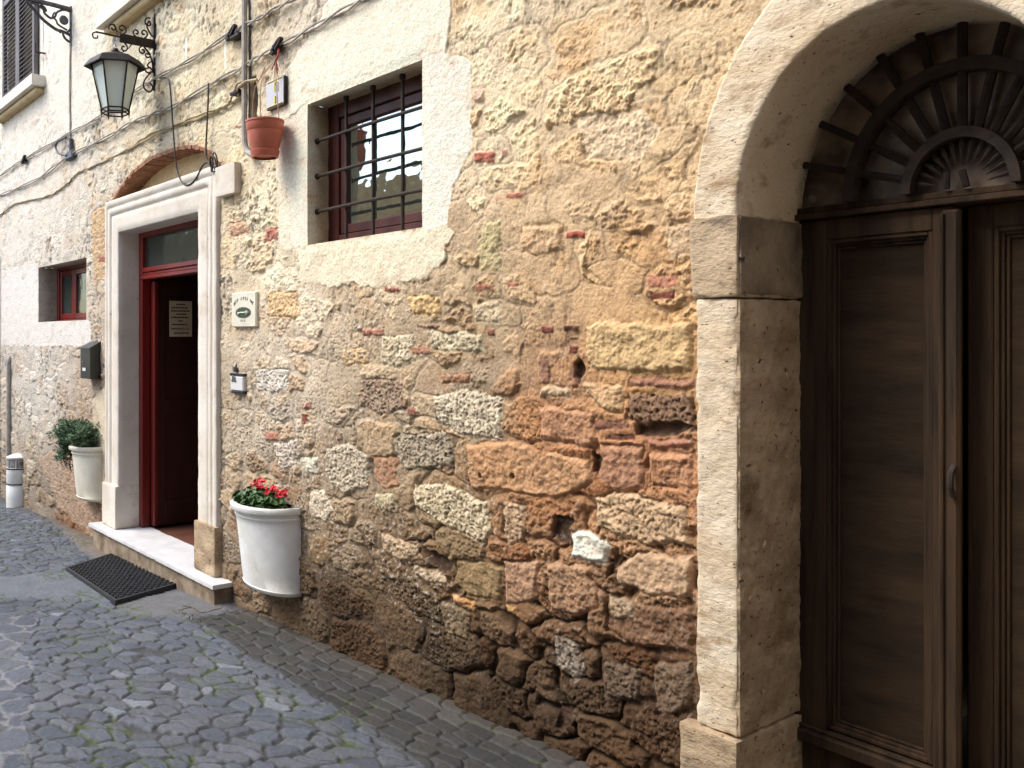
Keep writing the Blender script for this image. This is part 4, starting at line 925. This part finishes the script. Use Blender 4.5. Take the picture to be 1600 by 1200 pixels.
xr = W(161, 550)[0]; z1_, z0_ = W(161, 541)[1], W(161, 592)[1]; mb = thing('mailbox', 'black steel mailbox mounted left of the doorway', 'mailbox', (xr, -.02, z0_))
xq = xr-.215; b = MB(); b.add([(xq, -.02, z0_), (xr, -.02, z0_), (xr, -.105, z0_), (xq, -.105, z0_), (xq, -.02, z1_+.03), (xr, -.02, z1_+.03), (xr, -.105, z1_-.02), (xq, -.105, z1_-.02)], [(0, 1, 2, 3), (4, 7, 6, 5), (0, 4, 5, 1), (1, 5, 6, 2), (2, 6, 7, 3), (3, 7, 4, 0)]); b.build('box', M['blackbox'], mb)
b = MB(); b.add([(xq-.006, -.018, z1_+.032), (xr+.006, -.018, z1_+.032), (xr+.006, -.115, z1_-.022), (xq-.006, -.115, z1_-.022), (xq-.006, -.018, z1_+.038), (xr+.006, -.018, z1_+.038), (xr+.006, -.115, z1_-.015), (xq-.006, -.115, z1_-.015)], [(0, 1, 2, 3), (4, 7, 6, 5), (0, 4, 5, 1), (1, 5, 6, 2), (2, 6, 7, 3), (3, 7, 4, 0)]); b.build('lid', M['blackbox'], mb)
b = MB(); b.box(xq+.05, xq+.12, -.108, -.1055, z0_+.06, z0_+.085); b.build('name_card', M['plastic'], mb)
b = MB(); b.lathe([(0, .003), (.009, .003), (.009, 0)], n=12); b.v = [(xq+.05+x, -.1055-z, z0_+.13+y) for x, y, z in b.v]; b.build('lock', M['chrome'], mb)

# notice on the open leaf (faces +x)
def LP(px, py, x=lx+.006): y, z = B(px, py, x); return y, z
ya, zt1 = LP(265, 470); yb, zb1 = LP(300, 526); nt_ = thing('paper_notice', 'yellowed paper notice with rows of dark print, taped on the open door leaf', 'notice', (lx, ya, zb1))
b = MB(); b.box(lx+.002, lx+.006, ya, yb, zb1, zt1); b.build('sheet', M['paper'], nt_)
b = MB(); rows = [(.30, .70, .90), (.08, .80, .81), (.06, .90, .72), (.30, .75, .63), (.08, .84, .54), (.38, .58, .44), (.08, .80, .34), (.08, .55, .22), (.20, .85, .10)]
for (u0, u1, v) in rows:
    u = u0
    while u < u1:
        ww = random.uniform(.05, .13); b.box(lx+.0062, lx+.0068, ya+(yb-ya)*u, ya+(yb-ya)*min(u+ww, u1), zb1+(zt1-zb1)*(v-.018), zb1+(zt1-zb1)*(v+.018)); u += ww+.015
for u in (.60, .68, .76, .84): b.box(lx+.0062, lx+.0068, ya+(yb-ya)*u, ya+(yb-ya)*(u+.025), zb1+(zt1-zb1)*.185, zb1+(zt1-zb1)*.255)
b.build('print', M['darkink'], nt_)

# ------------------------------------------------------------------ planters
def dring(xc, z, wdt, pr, n=28):
    r = [(xc+wdt*math.cos(math.pi*k/n), -.012-pr*math.sin(math.pi*k/n)**.9, z) for k in range(n+1)]
    return r
def leafq(b, p, d, L, Wd, roll):
    d = d.normalized(); s = d.cross(Vector((random.uniform(-1, 1), random.uniform(-1, 1), random.uniform(-.3, 1)))).normalized(); u = s.cross(d)
    m = p+d*L*.5+u*L*.12; e = p+d*L
    b.add([p, m+s*Wd*.5, e, m-s*Wd*.5], [(0, 1, 2), (0, 2, 3)])
def planter(name, label, xr_, z0, z1, w1, w0, p1, p0, m, group):
    xc = xr_-w1; o = thing(name, label, 'planter', (xc, 0, z0), group)
    xc0 = xr_-w0+.002; hh = z1-z0
    L = [(0, w0*.93, p0*.90), (.015, w0*.98, p0*.97), (.035, w0, p0), (.05, w0+.004, p0+.004), (.06, w0+.001, p0+.001)]
    def at(t): return (w0+(w1*.955-w0)*t, p0+(p1*.95-p0)*t)
    for t in (.2, .4, .6, .78, .845): a = at(t); L.append((t, a[0], a[1]))
    a = at(.86); L += [(.86, a[0]+.006, a[1]+.006), (.875, a[0]+.006, a[1]+.006), (.885, a[0]+.001, a[1]+.001), (.915, a[0]+.002, a[1]+.002), (.925, w1+.004, p1+.005), (.94, w1+.008, p1+.010), (.985, w1+.008, p1+.010), (1., w1+.002, p1+.003), (1., w1-.018, p1-.018), (.93, w1-.028, p1-.028)]
    rings = [dring(xr_-w1+(w1-a_)*(.2), z0+hh*t, a_, b_) for (t, a_, b_) in L]
    b = MB(); b.loft(rings); o2 = b.build('pot', m, o)
    b = MB(); b.loft([dring(xc, z0+hh*.90, w1-.026, p1-.026), dring(xc, z0+hh*.935, w1-.024, p1-.024), dring(xc, z0+hh*.95, (w1-.03)*.5, (p1-.03)*.5)]); b.build('soil', M['soil'], o)
    return o, xc
pr_, pz1 = W(475, 797); pz0 = W(477, 934)[1]
pot1, pc1 = planter('wall_planter', 'white half round wall planter with red geraniums right of the doorway', pr_, pz0, pz1+.012, .242, .238, .235, .150, M['white'], 'planters beside the doorway')
fo = MB(); fl_ = MB(); rnd = random
def geranium(fo, cxp, cyp, cz, n, sx, sy, sz):
    for i in range(n):
        a = rnd.uniform(0, 2*math.pi); rr = rnd.random()**.5; p = Vector((cxp+sx*rr*math.cos(a), cyp+sy*rr*math.sin(a), cz+sz*rnd.random()*(1.15-rr*.8)))
        nrm = Vector((rnd.uniform(-.6, .6)+.5*math.cos(a)*rr, rnd.uniform(-.6, .3)+.5*math.sin(a)*rr, rnd.uniform(.3, 1))).normalized()
        u = nrm.orthogonal().normalized(); v = nrm.cross(u); r = rnd.uniform(.014, .027); k = 9
        ring_ = [p+(u*math.cos(2*math.pi*j/k)+v*math.sin(2*math.pi*j/k))*r*(1+.13*(-1)**j)+nrm*r*.28 for j in range(k)]
        fo.add([p]+ring_, [(0, j+1, (j+1) % k+1) for j in range(k) if j != 3])
        if rnd.random() < .3: fo.tube([p, Vector((cxp+.5*(p.x-cxp), cyp+.5*(p.y-cyp), cz-.02))], .0018, 4)
geranium(fo, pc1-.02, -.115, pz1-.005, 330, .20, .10, .10)
fo.build('foliage', M['leafg'], pot1)
for (a, c) in [(402, 754), (409, 752), (398, 761), (405, 761), (425, 762), (431, 765), (443, 770), (438, 772), (420, 766)]:
    x, z = W(a, c, .12)
    for i in range(9):
        p = Vector((x+rnd.uniform(-.018, .018), -.12+rnd.uniform(-.018, .018), z+rnd.uniform(-.014, .014))); nrm = Vector((rnd.uniform(-.4, 1), rnd.uniform(-1, .1), rnd.uniform(-.2, 1))).normalized(); u = nrm.orthogonal().normalized(); v = nrm.cross(u)
        r = rnd.uniform(.008, .013); fl_.add([p]+[p+(u*math.cos(2*math.pi*j/7)+v*math.sin(2*math.pi*j/7))*r*(1+.2*(-1)**j)+nrm*.003 for j in range(7)], [(0, j+1, (j+1) % 7+1) for j in range(7)])
fl_.build('blossom', M['petal'], pot1)
pr2, pz2 = W(163, 701); pz3 = W(163, 784)[1]
pot2, pc2 = planter('wall_planter', 'cream half round wall planter with grey green foliage left of the doorway', pr2, pz3, pz2+.012, .19, .186, .185, .125, M['cream'], 'planters beside the doorway')
fo = MB()
for i in range(340):
    a = rnd.uniform(math.pi*.85, math.pi*2.1); base_ = Vector((pc2-.07+rnd.uniform(-.15, .18), -.10+rnd.uniform(-.06, .06), pz2))
    tip = base_+Vector((rnd.uniform(-.22, .12), rnd.uniform(-.12, .06), rnd.uniform(.03, .20)))
    if i % 5 == 0: base_ = Vector((pc2-.17, -.13, pz2+.01)); tip = base_+Vector((rnd.uniform(-.14, -.01), rnd.uniform(-.10, .02), rnd.uniform(-.14, .06)))
    pt_ = crom([base_, base_.lerp(tip, .5)+Vector((0, 0, .03)), tip], 4)
    fo.tube(pt_, .002, 4, cap=False)
    for q in pt_[2:]:
        for _ in range(3): leafq(fo, q, Vector((rnd.uniform(-1, 1), rnd.uniform(-1, 1), rnd.uniform(-.5, .9))), rnd.uniform(.025, .045), rnd.uniform(.009, .015), 0)
fo.build('foliage', M['leafd'], pot2)
fo = MB()
for i in range(26):
    q = Vector((pc2-.20+rnd.uniform(-.06, .04), -.15+rnd.uniform(-.05, .03), pz2-.05-rnd.random()*.14))
    for _ in range(3): leafq(fo, q, Vector((rnd.uniform(-1, 1), rnd.uniform(-1, 1), rnd.uniform(-1, .3))), .035, .012, 0)
fo.tube(crom([(pc2-.14, -.15, pz2), (pc2-.20, -.17, pz2-.05), (pc2-.21, -.16, pz2-.19)], 4), .003, 4)
fo.build('withered_stem', M['leafr'], pot2)

# ------------------------------------------------------------------ striped cylinder at the far left
bx, by_ = G(29, 789, float(gz(-8.3))); gzz = float(gz(bx)); t_ = (-bx*CA+(by_+D)*SA)/fpx; rr = 18.5*t_; zt_b = H+(525-712)*t_
bo = thing('bollard', 'white cylindrical bollard with two black bands and a grey glazed top, at far left', 'bollard', (bx, by_, gzz))
hh = zt_b-gzz; b = MB(); b.lathe([(rr*1.0, gzz-.03), (rr, gzz+hh*.2), (rr, gzz+hh*.455), (rr*.985, gzz+hh*.46), (rr*.985, gzz+hh*.485), (rr, gzz+hh*.49), (rr, gzz+hh*.78), (0, gzz+hh*.78)], (bx, by_), 36); b.build('drum', M['white'], bo)
for k in (.45, .76-.01):
    b = MB(); b.lathe([(rr*.99, gzz+hh*(k-.0)), (rr*1.03, gzz+hh*(k+.003)), (rr*1.03, gzz+hh*(k+.022)), (rr*.99, gzz+hh*(k+.025))], (bx, by_), 36); b.build('band', M['blackbox'], bo)
b = MB(); b.lathe([(rr*.93, gzz+hh*.78), (rr*.93, gzz+hh*.95), (rr*.5, gzz+hh*.97), (0, gzz+hh*.97)], (bx, by_), 30); b.build('glazed_top', mat('smoky glass', T(120, 116, 112), .15, c2=T(160, 156, 150), scale=12), bo)
b = MB()
for k in range(8):
    a = k*math.pi/4+.3; b.tube([(bx+rr*.96*math.cos(a), by_+rr*.96*math.sin(a), gzz+hh*.78), (bx+rr*.96*math.cos(a), by_+rr*.96*math.sin(a), gzz+hh*.97)], .006, 5)
b.lathe([(rr*.9, gzz+hh*.955), (rr*1.02, gzz+hh*.96), (rr*1.02, gzz+hh*.99), (rr*.9, gzz+hh*.995)], (bx, by_), 36); b.build('cage', M['plastic'], bo)
b = MB(); b.lathe([(rr*.9, gzz+hh*.99), (rr*.55, gzz+hh*1.03), (0, gzz+hh*1.04)], (bx, by_), 30); b.build('cap', M['white'], bo)
b = MB(); ang = math.atan2(-D-by_, -bx)+.35
for s in (-.12, .12):
    b.tube([(bx+rr*.965*math.cos(ang+s+.10*math.cos(t)), by_+rr*.965*math.sin(ang+s+.10*math.cos(t)), gzz+hh*.87+.014*math.sin(t)) for t in np.linspace(0, 6.28, 13)], .0035, 4)
b.build('marking', M['ink'], bo)
# slim drainpipe against the wall at the far left
b = MB(); x, _ = W(2, 500); b.tube([(x, -.05, gz(x)-.02), (x, -.05, 1.0), (x, -.05, 2.4)], .02, 8); dpp = b.build('drainpipe', M['greyiron']); tag(dpp, 'slim grey drainpipe at the left edge of the photo', 'pipe')
b = MB(); x, _ = W(19, 600); z1 = W(19, 560)[1]; b.tube([(x, -.035, gz(x)+.0), (x, -.035, z1-.05), (x, -.01, z1+.02)], .028, 8); tag(b.build('pipe_stub', M['cable']), 'short dark pipe on the wall behind the striped bollard', 'pipe')

# ------------------------------------------------------------------ street
gx = [-11.]
while gx[-1] < -2.0:
    gx.append(gx[-1]+np.interp(gx[-1], [-11, -7, -4, -2], [.013, .009, .0055, .005]))
gx = np.array(gx); gx = np.concatenate([[-70, -50, -35, -25], np.arange(-20, gx[0]-.1, .4), gx, np.arange(gx[-1]+.05, 1, .03), np.arange(1.2, 8, .4), [12, 20, 40, 70]])
gyy = np.concatenate([[-60, -30, -15, -9], np.arange(-7, -2.6, .12), np.arange(-2.55, .06, .0055), [.1, .2, .35]])
gX, gY = np.meshgrid(gx, gyy)
wX = gX+.05*fbm(gX*4, gY*4, 201, 3)+.012*fbm(gX*18, gY*18, 203, 2); wY = gY+.04*fbm(gX*4+7, gY*4, 202, 3)+.012*fbm(gX*18, gY*18, 204, 2)
ca, sa = math.cos(-.42), math.sin(-.42)
u = wX*ca-wY*sa; v = wX*sa+wY*ca
e1, a1, b1 = vor(u, v, .135, .066, 210, 1.0, 2.3)
e2, a2, b2 = vor(gX+.006*perlin(gX*14, gY*14, 5), gY+.03*(gX+3)*.0+.008*perlin(gX*12, gY*12, 6)+.0, .135, .068, 230, .6, 4.)
pale_e, a3, b3 = vor(wX, wY, .17, .13, 250, .9, 2.2)
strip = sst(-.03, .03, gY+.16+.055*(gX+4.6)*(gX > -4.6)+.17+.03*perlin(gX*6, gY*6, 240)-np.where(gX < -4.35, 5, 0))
pl = sst(.05, -.05, (gY+1.36)+.30*(gX+4.0)+.10*perlin(gX*4, gY*4, 241))*sst(-5.2, -4.8, gX)*(gY < 0)
e = e1*(1-strip)+e2*strip; ra = np.where(strip > .5, a2, a1); rb = np.where(strip > .5, b2, b1)
e = np.where(pl > .5, pale_e, e); ra = np.where(pl > .5, a3, ra); rb = np.where(pl > .5, b3, rb)
pg = sst(.0, np.where(strip > .5, .16, .24), e)
nA = fbm(gX*10, gY*10, 260, 4, .6); nB = fbm(gX*55, gY*55, 262, 3, .6); nC = fbm(gX*1.3, gY*1.3, 264, 3)
hg = pg*(.006+.007*ra)+.003*nA+.0012*nB+.010*nC*.6
gcol = np.array([.086, .093, .110])*(1+.30*(ra-.5)+.18*nA+.15*nB)[..., None]
tint = np.array([[1, 1, 1.04], [1.05, 1.04, 1.0], [.92, .97, 1.0], [1.12, 1.1, 1.08], [1.0, 1.02, .96], [.85, .86, .9]])
gcol = gcol*tint[(rb*5.999).astype(int)]
lite = (hsh(np.floor(ra*971), np.floor(rb*1013), 8) > .975)*pg; gcol = gcol*(1+.6*lite)[..., None]
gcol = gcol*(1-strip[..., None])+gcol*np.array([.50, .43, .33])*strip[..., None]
jc = np.where((pl > .5)[..., None], np.array([.17, .17, .18]), np.array([.048, .049, .048]))
gcol = gcol*pg[..., None]+jc*(1-pg[..., None])*(1+.4*nB)[..., None]
hg = hg+.006*(pl > .5)*(1-pg)
# trodden cement patches
def gpatch(pts, c, hgt, soft=.04, wrp=.06):
    global hg, gcol
    sd_ = sdf(gX+wrp*fbm(gX*6, gY*6, 270, 3), gY+wrp*fbm(gX*6+3, gY*6, 271, 3), pts); m = sst(-soft, soft, sd_)
    hg = hg*(1-m)+(hgt+.003*nA+.001*nB)*m; gcol = gcol*(1-m[..., None])+(np.array(c)*(1+.25*nA+.2*nB)[..., None])*m[..., None]
gpatch([G(*p, -.06) for p in [(-60, 905), (60, 893), (110, 890), (160, 920), (185, 950), (150, 945), (60, 935), (-60, 945)]], (.115, .125, .14), .014)
gpatch([G(*p, -.05) for p in [(182, 950), (280, 925), (355, 940), (375, 955), (300, 975), (200, 965)]], (.12, .12, .12), .014, .05)
gpatch([G(*p, -.08) for p in [(70, 790), (110, 795), (160, 835), (160, 860), (200, 860), (160, 880), (120, 850), (90, 815)]], (.15, .12, .095), .016, .03)
# dirt and moss in the joints
moss = sst(.10, .46, fbm(gX*1.9+2, gY*2.6, 280, 4)+.25*sst(-.5, -.1, gY)*sst(-5.0, -7, gX))*sst(.85, .2, pg+.35*nB)
moss = np.clip(moss*1.3, 0, 1); gcol = gcol*(1-moss[..., None]*.85)+np.array([.055, .075, .022])*(moss[..., None]*.85)
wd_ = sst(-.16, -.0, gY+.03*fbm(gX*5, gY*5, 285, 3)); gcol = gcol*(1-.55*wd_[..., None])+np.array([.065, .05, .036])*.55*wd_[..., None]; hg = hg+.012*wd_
nearg = (gY > -2.6) & (gX > -12) & (gX < 2)
Zg = gz(gX)+np.where(nearg, hg, .01)-.006
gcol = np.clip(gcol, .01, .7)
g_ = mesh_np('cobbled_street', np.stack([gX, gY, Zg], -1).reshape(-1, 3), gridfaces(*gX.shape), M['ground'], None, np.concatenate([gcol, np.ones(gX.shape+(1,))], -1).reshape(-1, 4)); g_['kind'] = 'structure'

# ------------------------------------------------------------------ doormat
mc = [G(*p, -.045) for p in [(103, 888), (180, 948), (290, 915), (182, 861)]]
mcx = sum(p[0] for p in mc)/4; mcy = sum(p[1] for p in mc)/4
mt = thing('doormat', 'black rubber openwork doormat on the cobbles in front of the doorstep', 'doormat', (mcx, mcy, float(gz(mcx))+.01))
def mp(u, v): 
    a, b_, c, d = [Vector(p) for p in mc]; q = a.lerp(b_, u).lerp(d.lerp(c, u), v); return q.x, q.y
def mz(x, y): return float(gz(x))+.022
def mbox(b, u0, u1, v0, v1, h0, h1):
    q = [mp(u0, v0), mp(u1, v0), mp(u1, v1), mp(u0, v1)]
    b.add([(x, y, mz(x, y)+h) for h in (h0, h1) for x, y in q], [(0, 3, 2, 1), (4, 5, 6, 7), (0, 1, 5, 4), (1, 2, 6, 5), (2, 3, 7, 6), (3, 0, 4, 7)])
b = MB(); mbox(b, 0, 1, 0, 1, -.03, -.004); b.build('backing', M['rubber'], mt)
b = MB()
for (a_, c_, d_, e_) in ((0, 1, 0, .035), (0, 1, .965, 1), (0, .02, .036, .964), (.98, 1, .036, .964)): mbox(b, a_, c_, d_, e_, -.003, .010)
nu, nv = 34, 18
for i in range(nu):
    for j in range(nv):
        u0, v0 = .028+.944*i/nu, .045+.91*j/nv; du, dv_ = .944/nu, .91/nv
        if (i+j) % 2: mbox(b, u0+du*.08, u0+du*.92, v0+dv_*.34, v0+dv_*.66, -.003, .009+.002*random.random())
        else: mbox(b, u0+du*.34, u0+du*.66, v0+dv_*.08, v0+dv_*.92, -.003, .011+.002*random.random())
b.build('tread', M['rubber'], mt)

# ------------------------------------------------------------------ weeds in the joints
b = MB()
spots = [(G(*p, 0.), n_, s_) for p, n_, s_ in [((285, 955), 30, .06), ((300, 962), 20, .05), ((400, 1060), 14, .05), ((100, 815), 90, .25), ((60, 805), 90, .25), ((110, 800), 90, .16), ((140, 830), 60, .14), ((95, 790), 80, .2), ((5, 785), 90, .2), ((80, 835), 50, .2)]]
for (c, n_, s_) in spots:
    for i in range(n_):
        x = c[0]+random.gauss(0, s_); y = min(c[1]+random.gauss(0, s_*.4), -.03); z = float(gz(x))+.002; L = random.uniform(.010, .024)
        d = Vector((random.uniform(-.7, .7), random.uniform(-.7, .7), 1)).normalized()*L; s = Vector((random.uniform(-1, 1), random.uniform(-1, 1), 0)).normalized()*.0028
        p = Vector((x, y, z)); b.add([p-s, p+s, p+d*.6+s*.7, p+d, p+d*.6-s*.7], [(0, 1, 2, 3, 4)])
tag(b.build('weeds', M['weed']), 'small green weeds growing between the cobbles', 'weeds', kind='stuff')
b = MB(); x, y = G(302, 957, 0); z = float(gz(x))+.03; b.tube(crom([(x-.1, y-.04, z-.01), (x-.02, y, z+.02), (x+.06, y+.02, z+.01), (x+.16, y+.09, z+.05)], 4), .004, 5); b.tube([(x-.02, y, z+.02), (x-.03, y-.05, z+.035)], .003, 4); tag(b.build('fallen_twig', M['leafr']), 'dry twig on the cobbles by the right end of the doorstep', 'twig')

# ------------------------------------------------------------------ unseen houses added to shape the alley light and window reflections
ob = thing('opposite_house', 'plain plastered house added unseen behind the viewer, shading the right of the alley', 'building', (1, -5, 0))
b = MB(); b.box(-4.4, 9, -9, -5.2, -.4, 6.2); b.build('walls', M['plaster'], ob)
b = MB(); b.box(-4.7, 9.3, -9.3, -4.85, 6.2, 6.32, .02); b.build('roof_edge', M['brick'], ob)
ob2 = thing('opposite_low_house', 'low cream house further along the other side of the alley', 'building', (-14, -6, 0))
b = MB(); b.box(-22, -8.5, -10, -5.6, -.5, 3.9); b.build('walls', M['gutter'], ob2)
for k in range(4):
    b = MB(); b.box(-20+k*3, -19+k*3, -5.62, -5.57, 1.6, 3.1, .01); b.build('shutter', M['shutter'], ob2)


hb = thing('added_tall_house', 'taller plastered house added unseen behind the viewer to darken the gate', 'building', (0, -5, 0))
b = MB(); b.box(-1.2, 9, -9.2, -5.2, -.4, 7.2); b.build('walls', M['plaster'], hb)  # raised out of view to cut the sky light on the gate
b = MB(); b.box(-1.5, 9.3, -9.4, -4.9, 7.2, 7.32, .02); b.build('roof_edge', M['brick'], hb)
cb = thing('added_passage_house', 'added unseen house closing the alley on the right to keep light off the gate', 'building', (3, -2.5, 0))
b = MB(); b.box(1.9, 7, -4.98, -.08, -.4, 7.2); b.build('walls', M['plaster'], cb)  # added out of view, blocks light from the right on gate and reveal
b = MB(); b.box(1.86, 1.9, -3.2, -1.9, 0, 2.3, .005); b.build('door', M['wood'], cb)
